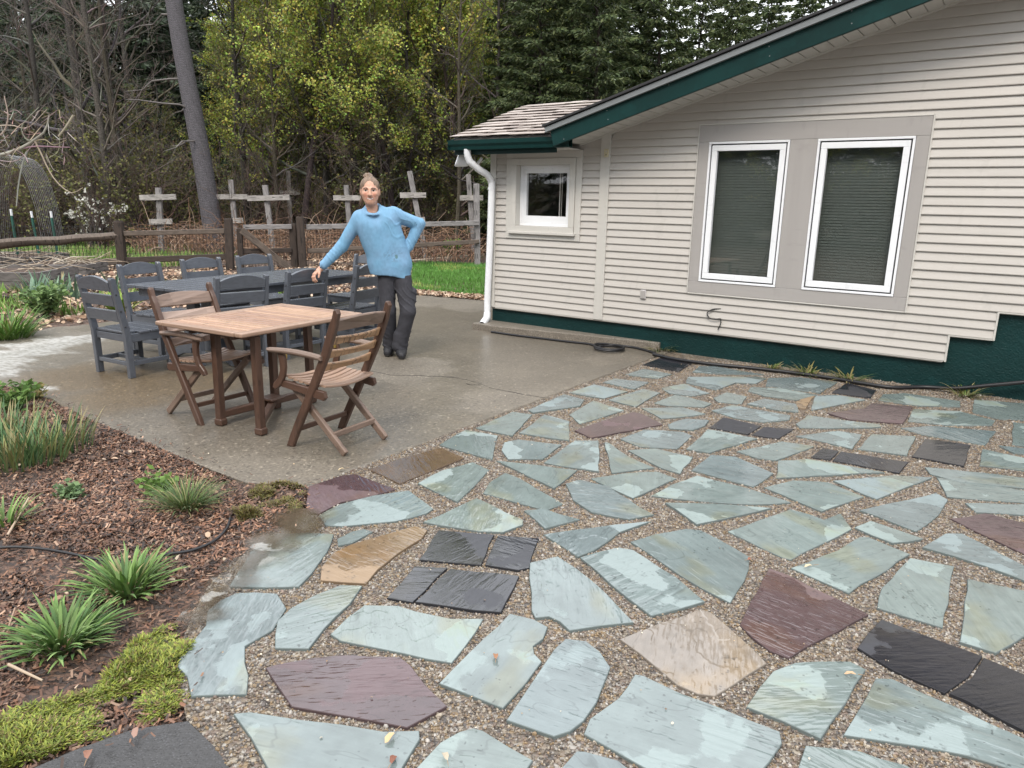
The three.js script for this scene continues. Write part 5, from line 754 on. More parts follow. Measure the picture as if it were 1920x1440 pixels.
{
  const P = G(745, 668), o = thing('person', 'person in a light blue hooded shirt and dark trousers leaning on a grey chair', 'person', P, Math.atan2(-P.x, -P.z)); o.updateMatrixWorld(true);
  const inv = o.matrixWorld.clone().invert(), J = (u, v, z = 0) => { const q = AT(u, v, P).applyMatrix4(inv); q.z = z; return q; };
  const hair = [0.13, 0.085, 0.055], skin = [0.52, 0.3, 0.215];
  const neck = J(699, 391, -0.01), shL = J(674, 408, -0.01), shR = J(738, 402, -0.01), elL = J(641, 462, -0.02), wrL = J(606, 497, 0.02), elR = J(786, 421, -0.07), wrR = J(762, 462, -0.03), hipL = J(719, 512, -0.02), hipR = J(752, 506, 0), knL = J(728, 582, 0.03), knR = J(765, 582, 0.09), anL = J(732, 648, -0.1), anR = J(750, 648, 0.02), hd = J(694, 360, 0.02), K = 1.13, hq = V(0, 0, 0), un = (p) => hq.set(hd.x + (p.x - hd.x) / K, hd.y + (p.y - hd.y) / K, hd.z + (p.z - hd.z) / K);
  // head: face looks at the camera, tipped a little
  const fw = (x, y, z) => V(hd.x + x + y * -0.04, hd.y + y, hd.z + z);      // head frame, x to the viewer's right
  const head = (w) => {
    const p = un(w);
    let d = ell(p, fw(0, 0.03, -0.015), [0.073, 0.09, 0.092]); d = smin(d, ell(p, fw(0, -0.035, 0.022), [0.062, 0.073, 0.062]), 0.04); d = smin(d, ell(p, fw(0, -0.085, 0.045), [0.026, 0.02, 0.026]), 0.03);
    for (const s of [-1, 1]) { d = smin(d, ell(p, fw(s * 0.036, -0.015, 0.056), [0.022, 0.016, 0.018]), 0.02); d = -smin(-d, ell(p, fw(s * 0.03, 0.012, 0.093), [0.017, 0.011, 0.016]), 0.012); d = smin(d, ell(p, fw(s * 0.074, 0.0, -0.012), [0.01, 0.032, 0.02]), 0.008); d = smin(d, cap(p, fw(s * 0.014, 0.028, 0.082), fw(s * 0.046, 0.024, 0.066), 0.008, 0.006), 0.012); }
    d = smin(d, cap(p, fw(0, 0.018, 0.082), fw(0, -0.022, 0.1), 0.008, 0.012), 0.014); d = smin(d, ell(p, fw(0, -0.026, 0.092), [0.018, 0.009, 0.012]), 0.008);
    d = smin(d, cap(p, fw(-0.022, -0.053, 0.073), fw(0.022, -0.053, 0.073), 0.007, 0.007), 0.008); d = -smin(-d, cap(p, fw(-0.022, -0.0555, 0.084), fw(0.022, -0.0555, 0.084), 0.0035, 0.0035), 0.004);
    return smin(d * K, cap(w, fw(0, -0.06, -0.03), V(neck.x, neck.y - 0.06, neck.z), 0.054, 0.06), 0.03);
  };
  const faceC = (w) => { const p = un(w), x = p.x - hd.x + (p.y - hd.y) * 0.04, y = p.y - hd.y, z = p.z - hd.z, n = 0.9 + 0.2 * vn(p.x * 90, p.y * 90, 0, 950); let c = skin.map((q) => q * n); const ax = Math.abs(x);
    if (z > 0.04) { if (Math.abs(y - 0.03 + (ax - 0.03) * (ax - 0.03) * 9) < 0.005 && ax > 0.014 && ax < 0.05) c = [0.09, 0.055, 0.04]; if (Math.hypot((ax - 0.031) / 0.016, (y - 0.011) / 0.0075) < 1) c = ax > 0.024 && ax < 0.039 ? [0.03, 0.022, 0.018] : [0.5, 0.45, 0.42]; if (ax < 0.031 && Math.abs(y + 0.056 - ax * ax * 11) < 0.0095 - ax * 0.12) c = [0.38, 0.175, 0.155]; if (ax < 0.024 && Math.abs(y + 0.0555 - ax * ax * 11) < 0.0048 - ax * 0.08) c = [0.72, 0.68, 0.63]; if (ax > 0.022 && ax < 0.05 && y > -0.04 && y < -0.005) c = [c[0] * 1.06, c[1] * 0.9, c[2] * 0.9]; } return c; };
  // hands: a palm, four unequal curled fingers and a thumb, each its own chain
  const handF = (w, dir, out, thumb) => { const sideV = out.clone().normalize(), fwd = dir.clone().normalize(), up = fwd.clone().cross(sideV).normalize(), at = (a, b, c) => w.clone().addScaledVector(fwd, a).addScaledVector(sideV, b).addScaledVector(up, c), seg = [[at(-0.03, 0, 0), at(0.01, 0, 0), 0.026, 0.025], [at(0.01, -0.018, 0), at(0.06, -0.024, 0), 0.017, 0.014], [at(0.01, 0.018, 0), at(0.06, 0.022, 0), 0.017, 0.013]];
    [[-0.029, 0.068, 0.0085], [-0.01, 0.076, 0.009], [0.009, 0.072, 0.0088], [0.027, 0.056, 0.0078]].forEach(([b, l, r]) => { const a0 = at(0.06, b, 0.002), a1 = at(0.06 + l * 0.42, b * 1.1, -0.012), a2 = at(0.06 + l * 0.62, b * 1.1, -0.038), a3 = at(0.06 + l * 0.6, b * 1.08, -0.058); seg.push([a0, a1, r * 1.1, r], [a1, a2, r, r * 0.95], [a2, a3, r * 0.95, r * 0.8]); });
    seg.push([at(0.005, thumb * 0.022, -0.004), at(0.035, thumb * 0.05, -0.018), 0.013, 0.0105], [at(0.035, thumb * 0.05, -0.018), at(0.062, thumb * 0.054, -0.036), 0.0105, 0.008]); return (p) => { let d = 9; for (const [a, b, r, q] of seg) d = smin(d, cap(p, a, b, r, q), 0.006); return d; }; };
  const haL = J(599, 506, 0.03), handL = handF(haL, V(-0.55, -0.5, 0.35), V(0.35, 0.1, 0.9), 1), haR = J(768, 467, -0.03), handR = handF(haR, V(-0.5, -0.75, 0.2), V(0.3, 0.0, -0.9), -1);
  const inner = (p) => { let d = cap(p, neck, J(735, 505, -0.01), 0.055, 0.1); for (const [a, b, r, q] of [[shL, elL, 0.04, 0.034], [elL, haL, 0.034, 0.026], [shR, elR, 0.04, 0.034], [elR, haR, 0.034, 0.026], [J(724, 515), knL, 0.07, 0.05], [knL, anL, 0.048, 0.036], [J(750, 512), knR, 0.07, 0.05], [knR, anR, 0.048, 0.036], [shL, shR, 0.045, 0.045]]) d = smin(d, cap(p, a, b, r, q), 0.03); return d; };
  const skinMat = phy({ vertexColors: true, roughness: 0.5, specularIntensity: 0.6, sheen: 0.2 });
  const body = mesh('body', merge([fieldMesh(head, V(hd.x, hd.y - 0.05, hd.z), 0.22, 0.0034, faceC), fieldMesh(handL, haL, 0.15, 0.0035, () => skin), fieldMesh(handR, haR, 0.15, 0.0035, () => skin), fieldMesh((p) => inner(p) + 0.012, V(hipR.x - 0.05, 0.78, 0), 0.85, 0.016, () => skin)]), skinMat, o);
  // hair swept up into a bun
  const hairF = (w) => { const p = un(w); let d = ell(p, fw(0, 0.036, -0.025), [0.081, 0.09, 0.1]); d = Math.max(d, -(cap(p, fw(0, -0.04, 0.145), fw(0, 0.056, 0.118), 0.094, 0.068))); d = Math.max(d, -(p.y - hd.y + 0.06 + (p.z - hd.z) * 0.2)); d += 0.0016 * Math.sin((p.x - hd.x) * 300 + (p.z - hd.z) * 120) * (p.z < hd.z + 0.03 ? 1 : 0.4); const bun = Math.min(ell(p, fw(-0.008, 0.13, -0.045), [0.036, 0.021, 0.034]) + 0.004 * Math.sin(p.x * 190 + p.y * 150 + p.z * 120), cap(p, fw(-0.005, 0.12, -0.03), fw(-0.01, 0.128, -0.04), 0.024, 0.02)); return smin(d, bun, 0.012) * K; };
  const hm = mesh('hair', fieldMesh(hairF, V(hd.x, hd.y + 0.05, hd.z - 0.02), 0.2, 0.0042, (p) => { const n = 0.6 + 1.1 * vn(p.x * 200, p.y * 40 + p.z * 60, 0, 951); return hair.map((q) => q * n); }), std({ vertexColors: true, roughness: 0.55 }), body);
  { reseed(960); const mb = new MB(); for (let i = 0; i < 26; i++) { const s = i % 2 ? 1 : -1, a = fw(s * rr(0.06, 0.078), rr(-0.02, 0.06), rr(-0.04, 0.01)); mb.tube([a, a.clone().add(V(s * rr(0.004, 0.02), -0.05, 0.0)), a.clone().add(V(s * rr(0.0, 0.035), -0.1 - rr(0, 0.03), 0.01))], [0.0022, 0.0018, 0.001], 3, hair.map((q) => q * rr(0.9, 1.8))); } mesh('loose_strands', mb.geo(), mat.twig, hm); }
  // shirt
  const hemN = V(0.11, 0.99, 0).normalize(), hemP = J(736, 517), chestL = J(686, 420, 0), chestR = J(727, 415, 0), lowL = J(716, 500, -0.005), lowR = J(752, 494, -0.005);
  const fold = (p, s) => { const w = vn(p.x * 7 + 5, p.y * 7 + 5 + p.z * 3, 0, 970), t = Math.abs(((p.x * 9 * s + p.y * 11 + w * 3.2) % 1 + 1) % 1 - 0.5) * 2; return -0.006 * sstep(0.72, 1, t) * sstep(0.3, 0.7, vn(p.x * 5 + 3, p.y * 5 + 3, 0, 973)) + 0.004 * (vn(p.x * 16 + 9, p.y * 13 + 9, 0, 971) - 0.5); };
  const shirtF = (p) => {
    let d = smin(cap(p, chestL, lowL, 0.105, 0.104), cap(p, chestR, lowR, 0.105, 0.106), 0.05); d = smin(d, cap(p, J(706, 428, 0.03), J(730, 510, 0.022), 0.095, 0.098), 0.06); d = smin(d, cap(p, J(710, 495, 0.0), J(721, 535, 0.0), 0.1, 0.104), 0.04); d = smin(d, cap(p, J(747, 495, 0.0), J(753, 535, 0.0), 0.102, 0.102), 0.04);
    d = Math.max(d, Math.abs(p.z + 0.005) - 0.135); d = smin(d, cap(p, shL, shR, 0.062, 0.064), 0.05); d = smin(d, cap(p, J(690, 397, -0.02), J(712, 396, -0.02), 0.055, 0.055), 0.03);
    d = Math.max(d, -((p.x - hemP.x) * hemN.x + (p.y - hemP.y) * hemN.y + 0.006 * Math.sin(p.x * 24)));
    d += fold(p, 0.4) * 0.8;
    let a = smin(cap(p, shL, elL, 0.066, 0.055), cap(p, elL, J(607, 497, 0.025), 0.056, 0.042), 0.02); a = smin(a, smin(cap(p, shR, elR, 0.066, 0.057), cap(p, elR, J(767, 463, -0.03), 0.058, 0.045), 0.018), 0.01); a += fold(p, 1.6) * 1.1;
    d = smin(d, a, 0.03);
    const dx = p.x - neck.x, dy = p.y - neck.y, ring = Math.hypot(Math.hypot(dx, (p.z + 0.0) * 0.85) - 0.072 + dy * 0.2, dy + 0.018 + p.z * 0.34) - 0.01; d = smin(d, ring, 0.028);
    const hood = ell(p, V(neck.x + 0.005, neck.y - 0.02, neck.z - 0.105), [0.1, 0.075, 0.05]); d = smin(d, hood, 0.02);
    d = Math.max(d, -cap(p, V(neck.x, neck.y + 0.14, neck.z + 0.03), V(neck.x, neck.y - 0.012, neck.z + 0.035), 0.064, 0.054)); return d;
  };
  const blue = [0.155, 0.31, 0.47], stain = J(738, 478), dot = J(743, 480);
  const shirtC = (p) => { const h = 0.86 + 0.28 * fbm(p.x * 60, p.y * 40 + p.z * 30, 3, 0, 980); let c = blue.map((q, i) => q * h * (i === 0 ? 0.92 + 0.2 * vn(p.x * 12, p.y * 12, 0, 981) : 1)); const d = Math.hypot((p.x - stain.x) / 0.13, (p.y - stain.y) / 0.085), s = sstep(0.58, 0.72, vn(p.x * 95, p.y * 95, 0, 982)) * sstep(1, 0.3, d) * (p.z > 0 ? 1 : 0); c = c.map((q, i) => lerp(q, [0.1, 0.16, 0.22][i], s * 0.6)); if (p.z > 0 && Math.hypot(p.x - dot.x, (p.y - dot.y) * 0.7) < 0.014) c = [0.09, 0.18, 0.2]; return c; };
  const cloth = std({ vertexColors: true, roughness: 0.85 });
  mesh('shirt', fieldMesh(shirtF, V((elL.x + elR.x) / 2, 1.14, -0.01), 0.56, 0.0085, shirtC), cloth, o);
  // trousers
  const trouF = (p) => { let d = cap(p, J(727, 515, -0.015), J(751, 511, -0.015), 0.09, 0.09); let l = smin(cap(p, J(725, 518, 0), knL, 0.088, 0.07), cap(p, knL, anL, 0.072, 0.064), 0.02), r = smin(cap(p, J(753, 514, 0), knR, 0.09, 0.072), cap(p, knR, anR, 0.074, 0.066), 0.02); l = smin(l, cap(p, J(734, 630, -0.08), anL, 0.068, 0.075), 0.02); r = smin(r, cap(p, J(751, 628, 0.04), anR, 0.07, 0.078), 0.02); d = smin(d, Math.min(l, r), 0.025); const pk = cap(p, J(775, 545, 0.03), J(773, 562, 0.04), 0.035, 0.035); d = smin(d, pk, 0.02); d += fold(p, 1.2) * 1.3 + 0.004 * Math.sin(p.y * 90 + p.x * 40 + 5 * vn(p.x * 14, p.y * 14, 0, 975)) * sstep(0.2, 0.07, p.y); d = Math.max(d, (p.x - hemP.x) * hemN.x + (p.y - hemP.y) * hemN.y - 0.03); return Math.max(d, 0.055 - p.y); };
  mesh('trousers', fieldMesh(trouF, V(hipR.x - 0.03, 0.46, -0.01), 0.52, 0.009, (p) => { const n = 0.75 + 0.5 * fbm(p.x * 40, p.y * 40, 3, 0, 990); return [0.034 * n, 0.034 * n, 0.042 * n]; }), cloth, o);
  for (const [u, v, z, tx, s] of [[729, 656, -0.12, -0.02, 1], [749, 664, 0.02, 0.015, 1]]) {
    const h = J(u + 3, v, 0); h.z = z - 0.06; const toe = V(h.x + tx - 0.01, 0.04, h.z + 0.19), f = (p) => { let d = smin(cap(p, V(h.x, 0.05, h.z), V(toe.x, 0.035, toe.z), 0.044, 0.037), cap(p, V(h.x, 0.06, h.z), V(h.x, 0.12, h.z - 0.0), 0.042, 0.046), 0.03); d = smin(d, ell(p, V((h.x + toe.x) / 2, 0.055, (h.z + toe.z) / 2), [0.05, 0.042, 0.1]), 0.03); d += 0.002 * Math.sin(p.z * 240) * (p.y > 0.055 ? 1 : 0); return Math.max(d, 0.002 - p.y); };
    const sh = mesh('shoe', fieldMesh(f, V((h.x + toe.x) / 2, 0.1, (h.z + toe.z) / 2), 0.2, 0.005, (p) => p.y < 0.022 ? [0.05, 0.05, 0.05] : [0.014, 0.014, 0.017].map((q) => q * (0.7 + 0.8 * vn(p.x * 80, p.z * 80, 0, 991)))), std({ vertexColors: true, roughness: 0.6 }), o);
  }
}

// ---------------------------------------------------------------- beds, plants, leaf litter, hoses and other small things
const at0 = (u, v, lift = 0) => { const p = G(u, v); p.y = groundH(p.x, p.z) + lift; return p; };
{ // bark mulch and fallen leaves, each chip a small curled flake
  reseed(1001); const flake = (() => { const g = new THREE.PlaneGeometry(1, 1, 2, 1), p = g.attributes.position; for (let i = 0; i < p.count; i++) p.setZ(i, 0.3 * p.getX(i) * p.getX(i)); g.rotateX(-Math.PI / 2); g.computeVertexNormals(); return g; })();
  const tones = [[0.17, 0.082, 0.047], [0.115, 0.056, 0.035], [0.22, 0.115, 0.068], [0.05, 0.034, 0.028], [0.27, 0.175, 0.12], [0.08, 0.046, 0.033], [0.13, 0.07, 0.046], [0.036, 0.026, 0.022]], list = [], col = [], c = new THREE.Color();
  const bx = bedP.map((q) => q[0]), bz = bedP.map((q) => q[1]), x0 = Math.max(-7, Math.min(...bx)), x1 = Math.max(...bx), z0 = Math.min(...bz), z1 = Math.min(-0.6, Math.max(...bz));
  for (let i = 0; i < 330000 && list.length < 110000; i++) { const x = rr(x0, x1), z = rr(z0, z1); if (!inPoly(x, z, bedP)) { if (rnd() > 0.03 || polyDist(x, z, bedP) > 0.09) continue; } const bare = fbm(x * 2.2 + 20, z * 2.2 + 20, 3, 0, 1002); if (bare < 0.42 && rnd() < 0.75) continue; const s = rr(0.007, 0.023), t = rnd(), k = tones[Math.floor(rnd() * 8)], l = rr(0.7, 1.35) * (bare > 0.55 ? 1.15 : 0.85); list.push(M4(V(x, Math.max(groundH(x, z), inPoly(x, z, bedP) ? -0.03 : 0.004) + rr(0.002, 0.02), z), new THREE.Euler(rr(-0.5, 0.5), rr(0, 6.28), rr(-0.5, 0.5)), V(s * rr(0.9, 1.7), s, s * rr(0.2, 0.55)))); col.push(c.clone().setRGB(k[0] * l, k[1] * l, k[2] * l)); }
  tag(instances('mulch_chips', flake, mat.litter, list, scene, col), 'red-brown bark mulch covering the near bed');
  const leaf = (() => { const g = new THREE.CircleGeometry(0.5, 7), p = g.attributes.position; for (let i = 0; i < p.count; i++) { const x = p.getX(i), y = p.getY(i); p.setXYZ(i, x * (0.62 - 0.2 * y), y, 0.5 * x * x - 0.25 * y * y); } g.rotateX(-Math.PI / 2); g.computeVertexNormals(); return g; })();
  const L2 = [], C2 = [], lt = [[0.36, 0.25, 0.17], [0.44, 0.33, 0.24], [0.25, 0.15, 0.1], [0.5, 0.4, 0.29], [0.18, 0.11, 0.075], [0.3, 0.19, 0.12]];
  const put = (x, z, s) => { const k = pick(lt); L2.push(M4(V(x, groundH(x, z) + rr(0.003, 0.03), z), new THREE.Euler(rr(-0.7, 0.7), rr(0, 6.28), rr(-0.7, 0.7)), V(s, s, s * rr(0.7, 1.2)))); C2.push(c.clone().setRGB(...k)); };
  for (let i = 0; i < 60000 && L2.length < 16000; i++) { const x = rr(-13, 0), z = rr(-24, -5.5); if (inPoly(x, z, farBedP) || (z < -10 && !inPoly(x, z, lawnP) && fbm(x * 0.7 + 9, z * 0.7 + 9, 3, 0, 1003) > 0.5)) if (!covered.some((P) => inPoly(x, z, P))) put(x, z, rr(0.04, 0.1)); }
  for (let i = 0; i < 700; i++) { const x = rr(-5, -0.9), z = rr(-5.4, -1); if (inPoly(x, z, bedP)) put(x, z, rr(0.018, 0.04)); }
  tag(instances('leaf_litter', leaf, mat.litter, L2, scene, C2), 'pale brown fallen leaves over the beds and the garden');
  // drift of leaves along the lawn's near edge
  const L3 = [], C3 = []; for (let i = 0; i < 900; i++) { const t = rnd(), p = G(lerp(775, 908, t), lerp(548, 559, t) + rr(-3, 5)); L3.push(M4(V(p.x, 0.012 + rr(0, 0.02), p.z), new THREE.Euler(rr(-0.6, 0.6), rr(0, 6.28), rr(-0.6, 0.6)), rr(0.03, 0.08))); C3.push(c.clone().setRGB(...pick(lt))); } tag(instances('leaf_drift', leaf, mat.litter, L3, scene, C3), 'line of brown leaves along the near edge of the lawn');
  const L4 = [], C4 = []; for (let i = 0; i < 4000 && L4.length < 1300; i++) { const t = Math.pow(rnd(), 0.7), dist = 1.6 + 8 * t, a = rr(-0.6, 0.55), x = Math.sin(a) * dist, z = -Math.cos(a) * dist, onS = inPoly(x, z, slabP); if (!onS && !(inPoly(x, z, patioP) && rnd() < 0.4)) continue; const s = rr(0.004, 0.012), k = pick([[0.5, 0.44, 0.34], [0.36, 0.26, 0.16], [0.55, 0.5, 0.4], [0.2, 0.13, 0.08]]); L4.push(M4(V(x, 0.009, z), new THREE.Euler(rr(-0.3, 0.3), rr(0, 6.28), rr(-0.3, 0.3)), V(s, s, s * rr(0.4, 1)))); C4.push(c.clone().setRGB(...k)); } tag(instances('fallen_specks', leaf, mat.litter, L4, scene, C4), 'tiny pale bud scales scattered over the concrete and stones');
  // single leaves lying on the stones
  const fl = [[929, 1238, 0.05, [0.3, 0.15, 0.08], 'small orange-brown leaf alone on the green flagstone at the middle front'], [731, 1392, 0.055, [0.5, 0.36, 0.2], 'pale folded leaf on the front left flagstone'], [737, 1433, 0.05, [0.2, 0.08, 0.05], 'reddish leaf at the bottom edge left of the middle'], [835, 1427, 0.05, [0.42, 0.36, 0.27], 'grey-tan curled leaf on the bottom flagstone'], [1515, 1068, 0.05, [0.5, 0.4, 0.26], 'straw-coloured leaf on a flagstone left of the purple one'], [1593, 1272, 0.05, [0.45, 0.3, 0.18], 'brown leaf on the glossy flagstone beside the black slates'], [166, 1423, 0.06, [0.25, 0.12, 0.08], 'rusty leaf on the asphalt corner'], [255, 1382, 0.05, [0.28, 0.17, 0.13], 'pinkish brown leaf on the asphalt below the moss'], [1405, 1055, 0.04, [0.25, 0.1, 0.06], 'dark leaf at the corner of a flagstone above the purple one'], [640, 885, 0.05, [0.5, 0.4, 0.25], 'pale leaf on the wet purple stone by the concrete']];
  fl.forEach(([u, v, s, k, label]) => { const p = G(u, v), o = thing('fallen_leaf', label, 'leaf', [p.x, 0.018, p.z], rr(0, 6)); const m = mesh('blade', leaf.clone().scale(s * 0.6, s, s * 0.78), std({ color: rgb(...k), side: THREE.DoubleSide, roughness: 0.6 }), o); m.rotation.set(0.15, 0, 0.1); mesh('stem', new MB().tube([V(0, 0.002, -s * 0.45), V(0.003, 0.004, -s * 0.9)], [0.0012, 0.0008], 4, [0.3, 0.2, 0.12]).geo(), mat.twig, o); });
}
// strap-leaved clumps
function clump(name, label, category, u, v, o) {
  reseed(o.seed); const p = at0(u, v), t = thing(name, label, category, p), mb = new MB();
  for (let i = 0; i < o.n; i++) { const a = rr(0, 6.28), r = o.base * Math.sqrt(rnd()), b = V(Math.cos(a) * r, -0.01, Math.sin(a) * r), a2 = a + rr(-0.7, 0.7), lean = rr(o.lean[0], o.lean[1]) * (0.35 + 0.65 * r / o.base), L = o.h * rr(0.55, 1.1), P = [b], W = [o.w], n = 5; let d = V(Math.cos(a2) * lean, 1, Math.sin(a2) * lean).normalize(), q = b; for (let k = 1; k <= n; k++) { d = d.clone().add(V(Math.cos(a2) * 0.1, -o.arch * k / n, Math.sin(a2) * 0.1)).normalize(); q = q.clone().addScaledVector(d, L / n); P.push(q); W.push(o.w * [1, 1, 0.95, 0.85, 0.6, 0.06][k]); } const side = V(-Math.sin(a2 + rr(-0.6, 0.6)), 0, Math.cos(a2)).normalize(), c = pick(o.col), tip = rnd() < (o.dry ?? 0.1) ? [0.42, 0.34, 0.17] : c.map((x) => x * 1.25); mb.strip(P, W, side, c.map((x) => x * 0.85), tip); }
  mesh('leaves', mb.geo(), mat.blade, t); return t;
}
const DG = [[0.115, 0.205, 0.055], [0.15, 0.25, 0.065], [0.085, 0.165, 0.05], [0.2, 0.3, 0.1]];
clump('daffodil_clump', 'strap-leaved green clump in the near bed, farther of the two large ones', 'plant', 236, 1105, { seed: 1101, n: 230, base: 0.075, lean: [0.2, 1.35], h: 0.195, w: 0.006, arch: 0.17, col: DG, dry: 0.06 });
clump('daffodil_clump', 'strap-leaved green clump in the near bed, nearer of the two large ones', 'plant', 118, 1205, { seed: 1102, n: 220, base: 0.075, lean: [0.25, 1.5], h: 0.185, w: 0.006, arch: 0.19, col: DG, dry: 0.06 });
clump('grass_tuft', 'fine arching grass tuft beside the corner of the concrete', 'grass tuft', 350, 955, { seed: 1103, n: 300, base: 0.06, lean: [0.2, 1.3], h: 0.21, w: 0.0026, arch: 0.2, col: [[0.09, 0.15, 0.045], [0.14, 0.2, 0.06], [0.07, 0.12, 0.04]], dry: 0.2 });
clump('daffodil_clump', 'small clump with a white bud at the left edge of the near bed', 'plant', 12, 1000, { seed: 1104, n: 46, base: 0.05, lean: [0.2, 1.2], h: 0.17, w: 0.006, arch: 0.15, col: DG });
for (const [i, [u, v, n, h, label]] of [[20, 880, 150, 0.28, 'tall green shoots at the left edge, nearest of the standing clumps'], [70, 868, 130, 0.27, 'standing clump of green shoots with yellowing stems beside the concrete'], [118, 838, 110, 0.26, 'standing clump of green shoots with its tips over the concrete edge'], [-30, 850, 120, 0.28, 'standing green shoots cut by the left edge of the photo'], [28, 825, 90, 0.24, 'standing green shoots behind the others at the left edge']].entries()) clump('daffodil_shoots', label, 'plant', u, v, { seed: 1110 + i, n, base: 0.16, lean: [0.02, 0.35], h, w: 0.0042, arch: 0.05, col: [[0.1, 0.19, 0.085], [0.13, 0.22, 0.09], [0.075, 0.15, 0.065], [0.2, 0.22, 0.08]], dry: 0.35 });
clump('lily_clump', 'broad bright green tuft at the far left edge by the concrete', 'plant', 14, 632, { seed: 1120, n: 240, base: 0.2, lean: [0.2, 1.1], h: 0.42, w: 0.0085, arch: 0.16, col: [[0.13, 0.24, 0.05], [0.17, 0.29, 0.06], [0.09, 0.18, 0.04]] });
clump('lily_clump', 'bright yellow-green tuft between the end chair and the fence-side chairs', 'plant', 225, 585, { seed: 1121, n: 120, base: 0.12, lean: [0.2, 1.0], h: 0.34, w: 0.011, arch: 0.13, col: [[0.22, 0.33, 0.05], [0.28, 0.38, 0.06], [0.16, 0.27, 0.05]] });
for (const [i, [u, v, label]] of [[62, 562, 'grey-green iris fan left of the others by the plastic edging'], [72, 556, 'iris fan at the corner of the grey raised bed'], [108, 566, 'tallest iris fan, behind the leafy bush'], [118, 560, 'iris fan just left of the end chair, front one'], [140, 566, 'iris fan seen through the back of the end chair'], [218, 548, 'iris fan right of the end chair by the fence-side chair']].entries()) clump('iris_fan', label, 'iris', u, v, { seed: 1130 + i, n: 16, base: 0.12, lean: [0.05, 0.4], h: 0.42, w: 0.016, arch: 0.03, col: [[0.14, 0.23, 0.16], [0.18, 0.28, 0.19], [0.1, 0.18, 0.11]] });
function bush(name, label, u, v, o) { reseed(o.seed); const p = at0(u, v), t = thing(name, label, o.cat ?? 'plant', p), mb = new MB(), st = new MB(); for (let i = 0; i < o.stems; i++) { const a = rr(0, 6.28), d = V(Math.cos(a) * rr(0.2, o.out), 1, Math.sin(a) * rr(0.2, o.out)).normalize(), L = o.h * rr(0.6, 1.1), e = d.clone().multiplyScalar(L); st.tube([V(0, 0, 0), e.clone().multiplyScalar(0.5), e], [0.004, 0.003, 0.002], 3, [0.12, 0.14, 0.06]); for (let k = 0; k < o.per; k++) { const f = rr(0.25, 1), q = e.clone().multiplyScalar(f).addScaledVector(rv(), 0.03), ld = rv(); ld.y = Math.abs(ld.y) * 0.5; ld.normalize(); mb.leaf(q, ld, ld.clone().cross(rv()).normalize(), o.leaf * rr(0.6, 1.2), o.leaf * rr(0.4, 0.7), pick(o.col), 0.4); } } mesh('stems', st.geo(), mat.twig, t); mesh('leaves', mb.geo(), mat.leaf, t); }
bush('leafy_bush', 'low leafy green bush in front of the irises at the left', 88, 598, { seed: 1140, stems: 70, out: 1.1, h: 0.42, per: 16, leaf: 0.075, col: [[0.14, 0.23, 0.08], [0.19, 0.3, 0.1], [0.1, 0.17, 0.06], [0.22, 0.32, 0.13]] });
bush('leafy_bush', 'bright green leafy plant behind the lawn, near the house', 848, 486, { seed: 1141, stems: 60, out: 0.9, h: 0.5, per: 14, leaf: 0.1, col: [[0.16, 0.3, 0.05], [0.22, 0.38, 0.07], [0.1, 0.2, 0.04]] });
bush('sedum', 'small pale green rosette plant alone on the mulch', 130, 943, { seed: 1142, stems: 26, out: 1.3, h: 0.075, per: 9, leaf: 0.036, col: [[0.16, 0.25, 0.12], [0.22, 0.32, 0.15], [0.11, 0.18, 0.08]] });
bush('weed', 'leafy weed behind the fine grass tuft', 300, 925, { seed: 1143, stems: 22, out: 1.6, h: 0.11, per: 8, leaf: 0.045, col: [[0.13, 0.22, 0.05], [0.17, 0.28, 0.07]] });
bush('weed', 'sprawling leafy weed at the left edge by the concrete corner', 30, 770, { seed: 1144, stems: 34, out: 1.3, h: 0.22, per: 10, leaf: 0.06, col: [[0.13, 0.24, 0.06], [0.18, 0.3, 0.08], [0.1, 0.18, 0.05]] });
bush('weed', 'dry brown and green weed on the bed edge at the left end of the concrete', 62, 748, { seed: 1145, stems: 22, out: 1.6, h: 0.16, per: 7, leaf: 0.04, col: [[0.2, 0.16, 0.06], [0.14, 0.18, 0.05]] });
for (const [i, [u, v, s, label]] of [[1240, 657, 1.2, 'grassy weed where the concrete footing ends at the green base'], [1447, 692, 0.8, 'small weed by the green base, leftmost of the three close ones'], [1512, 701, 1.1, 'reddish green weed by the green base, middle of the three'], [1590, 712, 1.2, 'spreading weed by the green base, rightmost of the three'], [1810, 742, 1.1, 'weed by the black pipe at the far right of the green base']].entries()) clump('base_weed', label, 'weed', u, v, { seed: 1150 + i, n: 60, base: 0.07 * s, lean: [0.5, 2.2], h: 0.15 * s, w: 0.005, arch: 0.22, col: [[0.12, 0.18, 0.04], [0.08, 0.13, 0.035], [0.2, 0.17, 0.06]], dry: 0.35 }).position.y = 0.003;
